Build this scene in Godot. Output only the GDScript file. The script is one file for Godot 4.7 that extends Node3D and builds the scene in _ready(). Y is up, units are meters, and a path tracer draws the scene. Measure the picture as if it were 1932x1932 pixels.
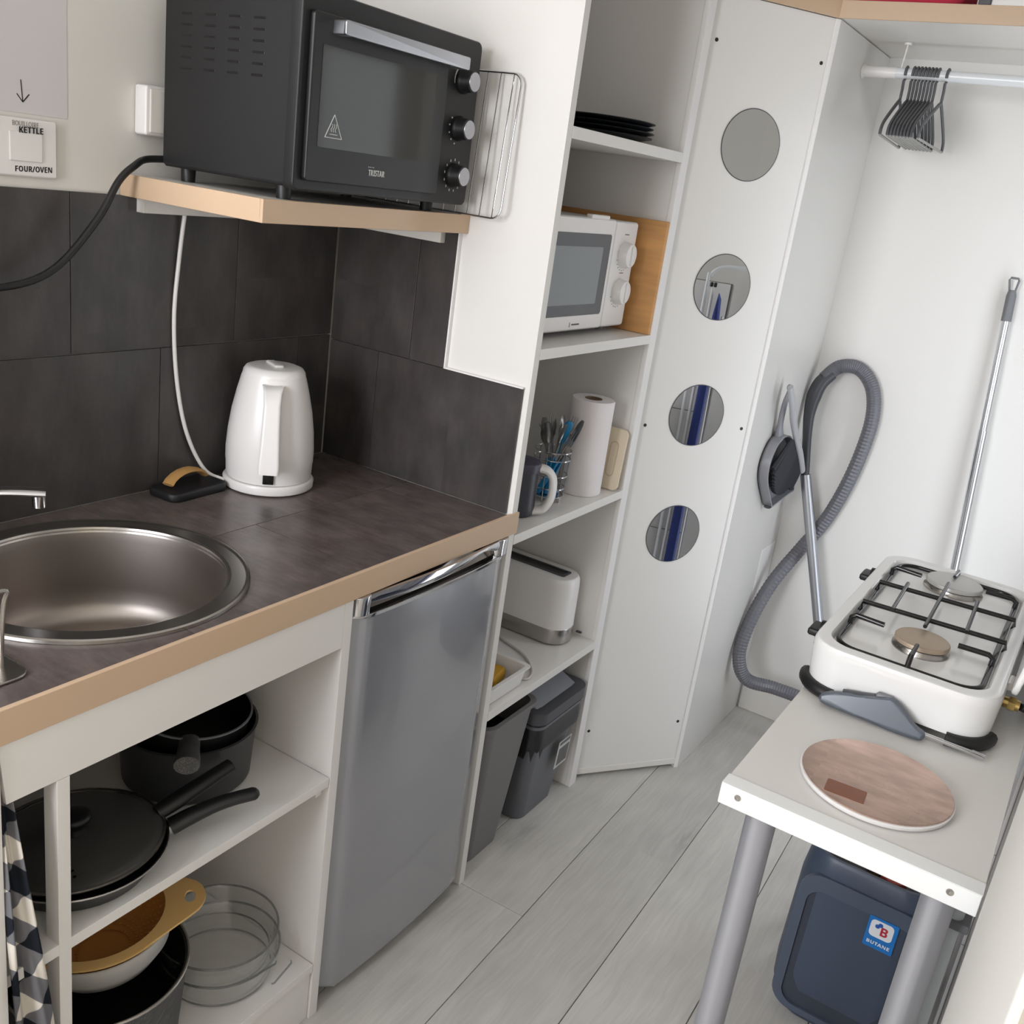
extends Node3D
# A small holiday-flat kitchenette. Metres, y up. Left wall is x = 0, the counter runs along z, the far wall is z = -1.308.

class MB:
	var t := PackedVector3Array()
	var pu := Vector3.ZERO
	var pv := Vector3.ZERO
	var off := Vector2.ZERO
	var smooth := 50.0
	func tri(a: Vector3, b: Vector3, c: Vector3) -> void:
		if (b - a).cross(c - a).length_squared() > 1e-16:
			t.append(a); t.append(b); t.append(c)
	func quad(a: Vector3, b: Vector3, c: Vector3, d: Vector3) -> void:
		tri(a, b, c); tri(a, c, d)
	func fix(from: int) -> void:
		var m := Vector3.ZERO
		var n := t.size() - from
		if n < 3: return
		for i in range(from, t.size()): m += t[i]
		m /= n
		var v := 0.0
		for i in range(from, t.size(), 3): v += (t[i] - m).dot((t[i + 1] - m).cross(t[i + 2] - m))
		if v < 0.0:
			for i in range(from, t.size(), 3):
				var k := t[i + 1]; t[i + 1] = t[i + 2]; t[i + 2] = k
	func fan(p: Array, hint: Vector3) -> void:
		var nn := Vector3.ZERO
		for i in range(1, p.size() - 1): nn += (p[i] - p[0]).cross(p[i + 1] - p[0])
		for i in range(1, p.size() - 1):
			if nn.dot(hint) >= 0.0: tri(p[0], p[i], p[i + 1])
			else: tri(p[0], p[i + 1], p[i])
	func box(c: Vector3, s: Vector3, b := 0.0, xf := Transform3D()) -> MB:
		var h := s * 0.5
		b = minf(b, minf(h.x, minf(h.y, h.z)) * 0.9)
		var q := {}
		for sx in [-1, 1]:
			for sy in [-1, 1]:
				for sz in [-1, 1]:
					q[[sx, sy, sz, 0]] = xf * (c + Vector3(sx * h.x, sy * (h.y - b), sz * (h.z - b)))
					q[[sx, sy, sz, 1]] = xf * (c + Vector3(sx * (h.x - b), sy * h.y, sz * (h.z - b)))
					q[[sx, sy, sz, 2]] = xf * (c + Vector3(sx * (h.x - b), sy * (h.y - b), sz * h.z))
		for s1 in [-1, 1]:
			fan([q[[s1, -1, -1, 0]], q[[s1, 1, -1, 0]], q[[s1, 1, 1, 0]], q[[s1, -1, 1, 0]]], xf.basis * Vector3(s1, 0, 0))
			fan([q[[-1, s1, -1, 1]], q[[1, s1, -1, 1]], q[[1, s1, 1, 1]], q[[-1, s1, 1, 1]]], xf.basis * Vector3(0, s1, 0))
			fan([q[[-1, -1, s1, 2]], q[[1, -1, s1, 2]], q[[1, 1, s1, 2]], q[[-1, 1, s1, 2]]], xf.basis * Vector3(0, 0, s1))
			if b > 0.0:
				for s2 in [-1, 1]:
					fan([q[[s1, s2, -1, 0]], q[[s1, s2, 1, 0]], q[[s1, s2, 1, 1]], q[[s1, s2, -1, 1]]], xf.basis * Vector3(s1, s2, 0))
					fan([q[[s1, -1, s2, 0]], q[[s1, 1, s2, 0]], q[[s1, 1, s2, 2]], q[[s1, -1, s2, 2]]], xf.basis * Vector3(s1, 0, s2))
					fan([q[[-1, s1, s2, 1]], q[[1, s1, s2, 1]], q[[1, s1, s2, 2]], q[[-1, s1, s2, 2]]], xf.basis * Vector3(0, s1, s2))
					for s3 in [-1, 1]:
						fan([q[[s1, s2, s3, 0]], q[[s1, s2, s3, 1]], q[[s1, s2, s3, 2]]], xf.basis * Vector3(s1, s2, s3))
		return self
	# box from two corners
	func span(a: Vector3, b: Vector3, bev := 0.0) -> MB:
		return box((a + b) * 0.5, (b - a).abs(), bev)
	# turned shape round the local y axis; the profile holds (radius, height)
	func lathe(prof: Array, n := 32, xf := Transform3D(), a0 := 0.0, a1 := TAU) -> MB:
		var from := t.size()
		for j in n:
			var u := a0 + (a1 - a0) * j / n
			var w := a0 + (a1 - a0) * (j + 1) / n
			for i in prof.size() - 1:
				var p: Vector2 = prof[i]
				var r: Vector2 = prof[i + 1]
				quad(xf * Vector3(p.x * cos(u), p.y, p.x * sin(u)), xf * Vector3(r.x * cos(u), r.y, r.x * sin(u)), xf * Vector3(r.x * cos(w), r.y, r.x * sin(w)), xf * Vector3(p.x * cos(w), p.y, p.x * sin(w)))
		fix(from)
		return self
	func tube(pts: Array, r, n := 10, closed := false, flat := Vector2.ONE, up := Vector3.ZERO) -> MB:
		var from := t.size()
		var m := pts.size()
		var rings := []
		var nrm := up
		for i in m:
			var a: Vector3 = pts[(i - 1 + m) % m] if closed or i > 0 else pts[0]
			var b: Vector3 = pts[(i + 1) % m] if closed or i < m - 1 else pts[m - 1]
			var tg := (b - a).normalized()
			if nrm == Vector3.ZERO or absf(nrm.normalized().dot(tg)) > 0.98:
				nrm = Vector3.UP if absf(tg.y) < 0.9 else Vector3.RIGHT
			nrm = (nrm - tg * nrm.dot(tg)).normalized()
			var bn := tg.cross(nrm)
			var rr: float = r[i] if r is Array else r
			var ring := PackedVector3Array()
			for j in n:
				var an := TAU * j / n
				ring.append(pts[i] + (nrm * cos(an) * flat.x + bn * sin(an) * flat.y) * rr)
			rings.append(ring)
		if closed: rings.append(rings[0])
		_skin(rings)
		if not closed:
			_cap(rings[0], pts[0]); _cap(rings[m - 1], pts[m - 1], true)
		fix(from)
		return self
	func _skin(rings: Array) -> void:
		for i in rings.size() - 1:
			var a: PackedVector3Array = rings[i]
			var b: PackedVector3Array = rings[i + 1]
			var n := a.size()
			for j in n:
				quad(a[j], a[(j + 1) % n], b[(j + 1) % n], b[j])
	func _cap(ring: PackedVector3Array, c: Vector3, last := false) -> void:
		for j in ring.size():
			if last: tri(c, ring[j], ring[(j + 1) % ring.size()])
			else: tri(c, ring[(j + 1) % ring.size()], ring[j])
	# rings of equal length, capped towards their centres
	func loft(rings: Array, cap0 := true, cap1 := true) -> MB:
		var from := t.size()
		_skin(rings)
		for k in 2:
			if [cap0, cap1][k]:
				var ring: PackedVector3Array = rings[0] if k == 0 else rings[rings.size() - 1]
				var c := Vector3.ZERO
				for p in ring: c += p
				_cap(ring, c / ring.size(), k == 1)
		fix(from)
		return self
	# flat outline in local x, y pushed along local z
	func prism(poly: PackedVector2Array, h: float, xf := Transform3D(), b := 0.0) -> MB:
		var from := t.size()
		if Geometry2D.is_polygon_clockwise(poly):
			poly = poly.duplicate(); poly.reverse()
		var n := poly.size()
		var ins := PackedVector2Array()
		for i in n:
			var e0 := (poly[i] - poly[(i + n - 1) % n]).normalized()
			var e1 := (poly[(i + 1) % n] - poly[i]).normalized()
			var n0 := Vector2(-e0.y, e0.x)
			var n1 := Vector2(-e1.y, e1.x)
			var mt := (n0 + n1) / maxf(0.3, 1.0 + n0.dot(n1))
			ins.append(poly[i] + mt * b)
		var lv := [[ins, 0.0], [poly, b], [poly, h - b], [ins, h]] if b > 0.0 else [[poly, 0.0], [poly, h]]
		var rings := []
		for l in lv:
			var ring := PackedVector3Array()
			for p in l[0]: ring.append(xf * Vector3(p.x, p.y, l[1]))
			rings.append(ring)
		_skin(rings)
		var idx := Geometry2D.triangulate_polygon(ins)
		for k in range(0, idx.size(), 3):
			var a := ins[idx[k]]
			var c1 := ins[idx[k + 1]]
			var d := ins[idx[k + 2]]
			if (c1 - a).cross(d - a) < 0.0:
				var sw := c1; c1 = d; d = sw
			tri(xf * Vector3(a.x, a.y, h), xf * Vector3(c1.x, c1.y, h), xf * Vector3(d.x, d.y, h))
			tri(xf * Vector3(a.x, a.y, 0), xf * Vector3(d.x, d.y, 0), xf * Vector3(c1.x, c1.y, 0))
		fix(from)
		return self
	# flat frame between two outlines with the same number of points
	func frame(outer: PackedVector2Array, inner: PackedVector2Array, h: float, xf := Transform3D()) -> MB:
		var from := t.size()
		var rings := []
		for l in [[outer, 0.0], [outer, h], [inner, h], [inner, 0.0], [outer, 0.0]]:
			var ring := PackedVector3Array()
			for p in l[0]: ring.append(xf * Vector3(p.x, p.y, l[1]))
			rings.append(ring)
		_skin(rings)
		fix(from)
		return self
	func map(u: Vector3, v: Vector3, o := Vector2.ZERO) -> MB:
		pu = u; pv = v; off = o
		return self
	func commit(mat: Material, org := Vector3.ZERO) -> ArrayMesh:
		var n := t.size()
		var fn := PackedVector3Array(); fn.resize(n / 3)
		var at := {}
		for i in n / 3:
			var c := (t[i * 3 + 1] - t[i * 3]).cross(t[i * 3 + 2] - t[i * 3])
			fn[i] = c
			for k in 3:
				var key := Vector3i((t[i * 3 + k] * 40000.0).round())
				if not at.has(key): at[key] = PackedInt32Array()
				at[key].append(i)
		var nm := PackedVector3Array(); nm.resize(n)
		var ps := PackedVector3Array(); ps.resize(n)
		var uv := PackedVector2Array(); uv.resize(n)
		var lim := cos(deg_to_rad(smooth))
		for i in n / 3:
			var me := fn[i].normalized()
			for k in 3:
				var p := t[i * 3 + k]
				var s := Vector3.ZERO
				for f in at[Vector3i((p * 40000.0).round())]:
					if fn[f].normalized().dot(me) > lim: s += fn[f]
				var o: int = i * 3 + [0, 2, 1][k]
				ps[o] = p - org
				nm[o] = s.normalized() if s.length_squared() > 0.0 else me
				uv[o] = Vector2(p.dot(pu), p.dot(pv)) + off
		var ar := []
		ar.resize(Mesh.ARRAY_MAX)
		ar[Mesh.ARRAY_VERTEX] = ps
		ar[Mesh.ARRAY_NORMAL] = nm
		if pu != Vector3.ZERO: ar[Mesh.ARRAY_TEX_UV] = uv
		var me2 := ArrayMesh.new()
		me2.add_surface_from_arrays(Mesh.PRIMITIVE_TRIANGLES, ar)
		me2.surface_set_material(0, mat)
		return me2

var M := {}
var orgs := {}
var taken := {}

func mb() -> MB:
	return MB.new()

func numbered(called: String) -> String:
	taken[called] = taken.get(called, -1) + 1
	return called if taken[called] == 0 else "%s_%03d" % [called, taken[called]]

func tag(o: Node3D, label: String, category: String, group := "") -> Node3D:
	o.set_meta("label", label)
	o.set_meta("category", category)
	if group: o.set_meta("group", group)
	return o

# a thing at its base; its parts are given in room coordinates unless it is turned
func thing(called: String, label: String, category: String, at: Vector3, group := "", turn := 0.0, own := false) -> Node3D:
	var o := Node3D.new()
	o.name = numbered(called)
	add_child(o)
	o.position = at
	o.rotation.y = turn
	orgs[o] = Vector3.ZERO if own else at
	return tag(o, label, category, group)

func part(parent: Node3D, called: String, b: MB, mat: Material, label := "") -> MeshInstance3D:
	var o := MeshInstance3D.new()
	o.name = called
	o.mesh = b.commit(mat, orgs[parent])
	parent.add_child(o, true)
	orgs[o] = orgs[parent]
	if label: o.set_meta("label", label)
	return o

func solo(called: String, label: String, category: String, b: MB, mat: Material, at: Vector3, group := "") -> MeshInstance3D:
	var o := MeshInstance3D.new()
	o.name = numbered(called)
	o.mesh = b.commit(mat, at)
	add_child(o)
	o.position = at
	orgs[o] = at
	tag(o, label, category, group)
	return o

func struct(called: String, b: MB, mat: Material) -> MeshInstance3D:
	var o := MeshInstance3D.new()
	o.name = called
	o.mesh = b.commit(mat)
	add_child(o)
	orgs[o] = Vector3.ZERO
	o.set_meta("kind", "structure")
	return o

func words(parent: Node3D, called: String, s: String, high: float, at: Vector3, right: Vector3, up: Vector3, mat: Material, squeeze := 1.0, font := "Droid Sans", wt := 700) -> MeshInstance3D:
	var f := SystemFont.new()
	f.font_names = PackedStringArray([font])
	f.font_weight = wt
	var tm := TextMesh.new()
	tm.text = s
	tm.font = f
	tm.font_size = 48
	tm.pixel_size = high / 34.0
	tm.depth = 0.0006
	tm.curve_step = 2.0
	tm.material = mat
	var o := MeshInstance3D.new()
	o.name = called
	o.mesh = tm
	parent.add_child(o, true)
	right = right.normalized()
	up = up.normalized()
	o.transform = Transform3D(Basis(right * squeeze, up, right.cross(up)), at - orgs[parent])
	return o

func rrect(w: float, h: float, r: float, n := 5, c := Vector2.ZERO) -> PackedVector2Array:
	var p := PackedVector2Array()
	for k in 4:
		var q := Vector2([1, -1, -1, 1][k] * (w * 0.5 - r), [1, 1, -1, -1][k] * (h * 0.5 - r))
		for i in n + 1:
			var a := PI * 0.5 * (k + float(i) / n)
			p.append(c + q + Vector2(cos(a), sin(a)) * r)
	return p

func circle(r: float, n := 32, c := Vector2.ZERO) -> PackedVector2Array:
	var p := PackedVector2Array()
	for i in n: p.append(c + Vector2(cos(TAU * i / n), sin(TAU * i / n)) * r)
	return p

func spline(p: Array, n := 8, closed := false) -> Array:
	var out := []
	var m := p.size()
	var last := m if closed else m - 1
	for i in last:
		var a: Vector3 = p[(i - 1 + m) % m] if closed or i > 0 else p[0] * 2.0 - p[1]
		var b: Vector3 = p[i]
		var c: Vector3 = p[(i + 1) % m]
		var d: Vector3 = p[(i + 2) % m] if closed or i < m - 2 else p[m - 1] * 2.0 - p[m - 2]
		for k in n:
			out.append(b.cubic_interpolate(c, a, d, float(k) / n))
	if not closed: out.append(p[m - 1])
	return out

# local axes: x along u, y along v, z along u x v
func axes(at: Vector3, u: Vector3, v: Vector3) -> Transform3D:
	u = u.normalized()
	v = (v - u * v.dot(u)).normalized()
	return Transform3D(Basis(u, v, u.cross(v)), at)

func mat(c: Color, rough := 0.5, metal := 0.0, spec := 0.5) -> StandardMaterial3D:
	var m := StandardMaterial3D.new()
	m.albedo_color = c
	m.roughness = rough
	m.metallic = metal
	m.metallic_specular = spec
	return m

func rgb(r: float, g: float, b: float) -> Color:
	return Color(r / 255.0, g / 255.0, b / 255.0)

func noise(sd: int, f: float, oct := 4) -> FastNoiseLite:
	var n := FastNoiseLite.new()
	n.seed = sd
	n.frequency = f
	n.fractal_octaves = oct
	n.noise_type = FastNoiseLite.TYPE_SIMPLEX_SMOOTH
	return n

func picture(w: int, h: int, fn: Callable) -> ImageTexture:
	var im := Image.create_empty(w, h, false, Image.FORMAT_RGB8)
	for y in h:
		for x in w:
			im.set_pixel(x, y, fn.call(x, y))
	return ImageTexture.create_from_image(im)

func textured(tex: Texture2D, rough: float, spec := 0.5) -> StandardMaterial3D:
	var m := mat(Color.WHITE, rough, 0.0, spec)
	m.albedo_texture = tex
	return m

func make_materials() -> void:
	M.white = mat(rgb(224, 220, 214), 0.38)
	M.laminate = mat(rgb(226, 223, 219), 0.3)
	M.wall = mat(rgb(222, 219, 213), 0.75)
	M.wallback = mat(rgb(226, 223, 219), 0.6)
	M.roomwall = M.wall
	M.ceiling = mat(rgb(238, 236, 232), 0.8)
	M.tan = mat(rgb(200, 172, 144), 0.45)
	M.black = mat(rgb(19, 19, 20), 0.45)
	M.blackgloss = mat(rgb(14, 14, 15), 0.16)
	M.soft_black = mat(rgb(20, 20, 22), 0.5)
	M.chrome = mat(rgb(205, 205, 208), 0.07, 1.0)
	M.steel = mat(rgb(182, 178, 173), 0.27, 1.0)
	M.legmetal = mat(rgb(178, 178, 184), 0.34, 0.55)
	M.sinksteel = mat(rgb(158, 150, 144), 0.4, 1.0)
	M.alu = mat(rgb(176, 177, 182), 0.38, 1.0)
	M.grey_pl = mat(rgb(118, 119, 124), 0.45)
	M.dark_pl = mat(rgb(70, 71, 76), 0.5)
	M.white_pl = mat(rgb(232, 229, 227), 0.3)
	M.blue_pl = mat(rgb(28, 126, 176), 0.35)
	M.mirror = mat(rgb(222, 224, 224), 0.01, 1.0)
	M.ink = mat(rgb(18, 16, 20), 0.7)
	M.faint_ink = mat(rgb(128, 122, 114), 0.8)
	M.print = mat(rgb(196, 196, 194), 0.5)
	M.glass = mat(Color(0.90, 0.95, 0.93, 0.06), 0.03)
	M.glass.transparency = BaseMaterial3D.TRANSPARENCY_ALPHA
	M.fridge = mat(rgb(152, 153, 158), 0.22, 0.4)
	M.fridge.clearcoat_enabled = true
	M.fridge.clearcoat = 1.0
	M.fridge.clearcoat_roughness = 0.03
	var g1 := noise(3, 0.012, 4)
	var g2 := noise(9, 0.05, 3)
	var g3 := noise(14, 0.03, 2)
	M.tile = textured(picture(512, 512, func(x: int, y: int) -> Color:
		var v := 0.5 + 0.6 * g1.get_noise_2d(x * 0.9, y * 0.55) + 0.16 * g2.get_noise_2d(x * 1.6, y * 0.35) + 0.12 * g2.get_noise_2d(x * 4.0 + 900.0, y * 3.0)
		v = clampf(v, 0.0, 1.0)
		var warm := 0.5 + 0.5 * g3.get_noise_2d(x * 0.3, y * 0.3 + 400.0)
		var l := 48.0 + 24.0 * v
		return rgb(l * (1.02 + 0.05 * warm), l * (0.985 - 0.01 * warm), l * (0.97 - 0.03 * warm))), 0.36)
	M.toptile = textured(picture(512, 512, func(x: int, y: int) -> Color:
		var v := 0.5 + 0.5 * g1.get_noise_2d(x * 0.8 + 77.0, y * 1.3) + 0.22 * g2.get_noise_2d(x * 0.4, y * 1.7) + 0.1 * g2.get_noise_2d(x * 3.0 + 900.0, y * 4.0)
		v = clampf(v, 0.0, 1.0)
		var warm := 0.5 + 0.5 * g3.get_noise_2d(x * 0.35 + 90.0, y * 0.35)
		var l := 74.0 + 32.0 * v
		return rgb(l * (1.03 + 0.06 * warm), l * (0.965 - 0.02 * warm), l * (0.94 - 0.03 * warm))), 0.27)
	M.planks = []
	for k in 3:
		var n1 := noise(40 + k, 0.02, 4)
		var n2 := noise(70 + k, 0.006, 3)
		var lift: float = [0.0, 5.0, -5.0][k]
		M.planks.append(textured(picture(256, 1024, func(x: int, y: int) -> Color:
			var wob := 14.0 * n2.get_noise_2d(x * 1.5, y * 0.9)
			var grain := n1.get_noise_2d((x + wob) * 3.2, y * 0.16)
			var fine := n1.get_noise_2d(x * 11.0 + 300.0, y * 0.5)
			var cloud := n2.get_noise_2d(x * 1.2 + 70.0, y * 0.8)
			var kx: float = (x - 96.0 - 60.0 * k) / 26.0
			var ky: float = fmod(y + 260.0 * k, 1024.0) - 420.0
			var knot := exp(-kx * kx - ky * ky / 5200.0) * (0.6 + 0.6 * n1.get_noise_2d(x * 2.5, y * 0.9))
			var l := 196.0 + lift + 8.0 * grain + 5.0 * fine + 9.0 * cloud - 30.0 * maxf(knot, 0.0)
			return rgb(l * 1.0, l * 0.982, l * 0.95)), 0.45))
	var pw := noise(21, 0.02, 3)
	M.plywood = textured(picture(256, 256, func(x: int, y: int) -> Color:
		var s := pw.get_noise_2d(x * 0.35, y * 3.0) * 0.6 + pw.get_noise_2d(x * 0.2, y * 0.8 + 500.0)
		var d := exp(-(Vector2(x - 200.0, (y - 60.0) * 1.6).length_squared()) / 60.0)
		var l := 1.0 + 0.09 * s - 0.35 * d
		return rgb(203 * l, 150 * l, 92 * l)), 0.55)
	M.gingham = textured(picture(64, 64, func(x: int, y: int) -> Color:
		var a := 1 if x < 32 else 0
		var b := 1 if y < 32 else 0
		return [rgb(214, 208, 198), rgb(112, 112, 116), rgb(34, 37, 44)][a + b]), 0.95, 0.2)
	var rs := RandomNumberGenerator.new()
	rs.seed = 5
	M.speckle = textured(picture(256, 256, func(_x: int, _y: int) -> Color:
		var l := 62.0 + (90.0 if rs.randf() > 0.955 else 0.0) + rs.randf_range(-12.0, 12.0)
		return rgb(l, l, l)), 0.5)
	var sm := noise(31, 0.02, 3)
	M.rose = textured(picture(256, 256, func(x: int, y: int) -> Color:
		var s := sm.get_noise_2d(x * 0.7, y * 2.0)
		var l := 1.0 + 0.12 * s
		return rgb(188 * l, 160 * l, 147 * l)), 0.13)
	M.rose.metallic = 0.7

func stage() -> void:
	var cam := Camera3D.new()
	cam.name = "camera"
	add_child(cam)
	cam.fov = 54.877
	cam.near = 0.02
	cam.transform = Transform3D(Basis(Vector3(0.83478, 0.13454, -0.53389), Vector3(-0.28067, 0.93822, -0.20241), Vector3(0.47367, 0.31881, 0.82097)).orthonormalized(), Vector3(1.43497, 1.53057, 1.62746))
	var we := WorldEnvironment.new()
	we.name = "surroundings"
	var e := Environment.new()
	e.tonemap_mode = Environment.TONE_MAPPER_LINEAR
	e.tonemap_exposure = 0.92
	e.background_mode = Environment.BG_SKY
	var sk := ProceduralSkyMaterial.new()
	sk.sky_top_color = rgb(150, 182, 224)
	sk.sky_horizon_color = rgb(214, 224, 234)
	sk.ground_bottom_color = rgb(140, 136, 128)
	sk.ground_horizon_color = rgb(196, 198, 198)
	sk.sky_energy_multiplier = 1.5
	e.sky = Sky.new()
	e.sky.sky_material = sk
	e.sdfgi_enabled = true
	e.ssao_enabled = true
	e.ssil_enabled = true
	we.environment = e
	add_child(we)
	# daylight through the window in the wall behind the camera
	var day := AreaLight3D.new()
	day.name = "window_daylight"
	day.area_size = Vector2(1.06, 1.06)
	day.area_normalize_energy = true
	day.light_energy = 6.1
	day.light_color = Color(0.98, 0.985, 1.0)
	day.area_range = 20.0
	day.shadow_enabled = true
	add_child(day)
	day.position = Vector3(0.4, 1.6, 2.78)
	# added lamp for side light, standing before the unseen added door
	var side := AreaLight3D.new()
	side.name = "added_side_lamp"
	side.area_size = Vector2(0.35, 1.69)
	side.area_normalize_energy = true
	side.light_energy = 0.62
	side.light_color = Color(0.94, 0.97, 1.0)
	side.area_range = 20.0
	side.shadow_enabled = true
	add_child(side)
	side.position = Vector3(1.488, 0.975, -0.92)
	side.rotation_degrees.y = 90

func make_room() -> void:
	# floor of boards, running a little askew to the walls
	var fl := struct("floor", mb().span(Vector3(-1.7, -0.08, -1.43), Vector3(1.62, -0.011, 3.0)), M.black)
	var rg := RandomNumberGenerator.new()
	rg.seed = 11
	var tilt := Transform3D(Basis(Vector3.UP, 0.029), Vector3(0.672, 0, 0))
	for i in range(-12, 5):
		var ends := []
		var z0: float = {-1: 0.005, 0: 0.48, 1: 0.42, 2: 0.76}.get(i, rg.randf_range(-0.6, 0.6))
		for k in range(-3, 4): ends.append(z0 + k * 1.38)
		if i in [0, 1, 2]: ends = [-1.34, [0.62, 0.95, 0.8][i], 2.3, 3.4]
		for k in ends.size() - 1:
			var a := maxf(ends[k], -1.34)
			var b := minf(ends[k + 1], 2.95)
			if b - a < 0.05: continue
			var x0 := i * 0.204
			var bm := mb().box(Vector3(x0 + 0.102, -0.0055, (a + b) * 0.5), Vector3(0.2026, 0.011, b - a - 0.0014), 0.0012, tilt)
			bm.map(Vector3(4.9, 0, 0), Vector3(0, 0, 0.8), Vector2(-0.672 * 4.9 - i + 0.07 * k, rg.randf()))
			part(fl, "plank", bm, M.planks[rg.randi() % 3])
	var H := 2.5
	struct("wall_left", mb().span(Vector3(-0.1, 0, -1.42), Vector3(0, H, 1.2)), M.wall)
	struct("wall_back", mb().span(Vector3(0, 0, -1.42), Vector3(1.6, H, -1.308)), M.wallback)
	struct("wall_right", mb().span(Vector3(1.5, 0, -1.308), Vector3(1.6, H, 0.54)), M.wall)
	struct("trim_2", mb().span(Vector3(1.475, 0, 0.54), Vector3(1.6, H, 1.18), 0.003), M.wall)
	struct("added_shade_wall", mb().span(Vector3(0, 0, 1.13), Vector3(0.12, H, 1.2)), M.wall)  # unseen wall end, added to block window light from the left counter
	struct("wall_end", mb().span(Vector3(1.5, 0, 1.18), Vector3(1.6, H, 2.8)), M.roomwall)
	var dw := struct("door_1", mb().span(Vector3(1.478, 0.005, 1.2), Vector3(1.4995, 2.05, 2.05), 0.002), mat(rgb(226, 214, 194), 0.5))
	part(dw, "handle", mb().tube([Vector3(1.478, 1.02, 1.97), Vector3(1.45, 1.02, 1.97), Vector3(1.445, 1.02, 1.95), Vector3(1.445, 1.02, 1.87)], 0.008, 10), M.alu)
	struct("wall_side", mb().span(Vector3(-1.6, 0, 1.1), Vector3(-0.1, H, 1.2)), M.roomwall)
	struct("wall_far", mb().span(Vector3(-1.7, 0, 1.1), Vector3(-1.6, H, 2.8)), M.roomwall)
	struct("ceiling", mb().span(Vector3(-1.7, H, -1.42), Vector3(1.6, H + 0.1, 2.96)), M.ceiling)
	var wf := mb()
	wf.span(Vector3(-1.7, 0, 2.8), Vector3(1.6, 1.0, 2.96))
	wf.span(Vector3(-1.7, 2.2, 2.8), Vector3(1.6, H, 2.96))
	wf.span(Vector3(-1.7, 1.0, 2.8), Vector3(-0.2, 2.2, 2.96))
	wf.span(Vector3(1.0, 1.0, 2.8), Vector3(1.6, 2.2, 2.96))
	struct("wall_front", wf, M.roomwall)
	var win := struct("window_1", mb().frame(rrect(1.2, 1.2, 0.002, 1), rrect(1.08, 1.08, 0.002, 1), 0.05, axes(Vector3(0.4, 1.6, 2.87), Vector3.RIGHT, Vector3.UP)), M.white)
	part(win, "mullion", mb().span(Vector3(0.37, 1.06, 2.875), Vector3(0.43, 2.14, 2.915)), M.white)
	for s in [0, 1]:
		part(win, "pane", mb().span(Vector3(-0.14 + s * 0.57, 1.06, 2.89), Vector3(0.37 + s * 0.57, 2.14, 2.896)), M.glass)
	# unseen side door with a frosted pane, added to carry the side lamp
	var sd := struct("door_2", mb().frame(rrect(0.5, 1.95, 0.002, 1), rrect(0.36, 1.7, 0.002, 1), 0.008, axes(Vector3(1.5, 0.975, -0.92), Vector3(0, 0, 1), Vector3.UP)), M.white)
	var fro := mat(rgb(236, 240, 242), 0.5)
	part(sd, "added_frosted_pane", mb().span(Vector3(1.4955, 0.126, -1.099), Vector3(1.4995, 1.824, -0.741)), fro, "added frosted glass pane")
	part(sd, "handle", mb().tube([Vector3(1.492, 1.0, -0.71), Vector3(1.462, 1.0, -0.71), Vector3(1.458, 1.0, -0.73), Vector3(1.458, 1.0, -0.79)], 0.007, 10), M.chrome)
	var bb := struct("baseboard_back", mb().span(Vector3(0.70, 0, -1.308), Vector3(1.4995, 0.1, -1.294), 0.002), M.white)
	bb.set_meta("kind", "structure")
	# angled panel with round mirrors, and the closet side behind it
	var A := Vector3(0.497, 0, -0.545)
	var E := Vector3(0.59002, 0, -0.80739)
	var N := Vector3(0.80739, 0, 0.59002)
	var ax := axes(A, E, Vector3.UP)
	var pn := struct("wall_corner", mb().prism(PackedVector2Array([Vector2(0, 0.028), Vector2(0.322, 0.028), Vector2(0.322, 1.962), Vector2(0, 1.962)]), 0.018, ax.translated_local(Vector3(0, 0, -0.018)), 0.0008), M.laminate)
	part(pn, "bottom_strip", mb().prism(PackedVector2Array([Vector2(0.004, 0.012), Vector2(0.318, 0.012), Vector2(0.318, 0.03), Vector2(0.004, 0.03)]), 0.022, ax.translated_local(Vector3(0, 0, -0.02)), 0.001), M.white)
	part(pn, "edge_strip", mb().prism(PackedVector2Array([Vector2(0.3165, 0.0), Vector2(0.329, 0.0), Vector2(0.329, 1.962), Vector2(0.3165, 1.962)]), 0.02, ax.translated_local(Vector3(0, 0, -0.017)), 0.001), M.white_pl)
	part(pn, "edge_strip", mb().prism(PackedVector2Array([Vector2(-0.012, 0.0), Vector2(0.001, 0.0), Vector2(0.001, 1.962), Vector2(-0.012, 1.962)]), 0.02, ax.translated_local(Vector3(0, 0, -0.0185)), 0.001), M.white_pl)
	for y in [1.671, 1.351, 1.037, 0.722]:
		var mi := part(pn, "mirror", mb().prism(circle(0.0765, 56), 0.003, ax.translated_local(Vector3(0.159, y, -0.0015))), M.mirror, "round flush mirror")
		var ring := []
		for i in 56: ring.append(ax * Vector3(0.159 + 0.0772 * cos(TAU * i / 56), y + 0.0772 * sin(TAU * i / 56), 0.0008))
		part(mi, "rim", mb().tube(ring, 0.0012, 6, true), M.dark_pl)
	for q in [[0.021, 1.868], [0.302, 1.867], [0.019, 1.007], [0.300, 1.008], [0.019, 0.148], [0.299, 0.153]]:
		part(pn, "screw_hole", mb().prism(circle(0.0042, 12), 0.0015, ax.translated_local(Vector3(q[0], q[1], -0.0006))), M.black, "small black screw hole")
	var cl := struct("wall_closet", mb().span(Vector3(0.672, 0, -1.308), Vector3(0.694, 1.962, -0.808), 0.0008), mat(rgb(214, 211, 207), 0.35))
	part(cl, "access_panel", mb().span(Vector3(0.69, 0.36, -1.296), Vector3(0.6965, 0.585, -1.17), 0.001), M.white_pl)
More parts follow.
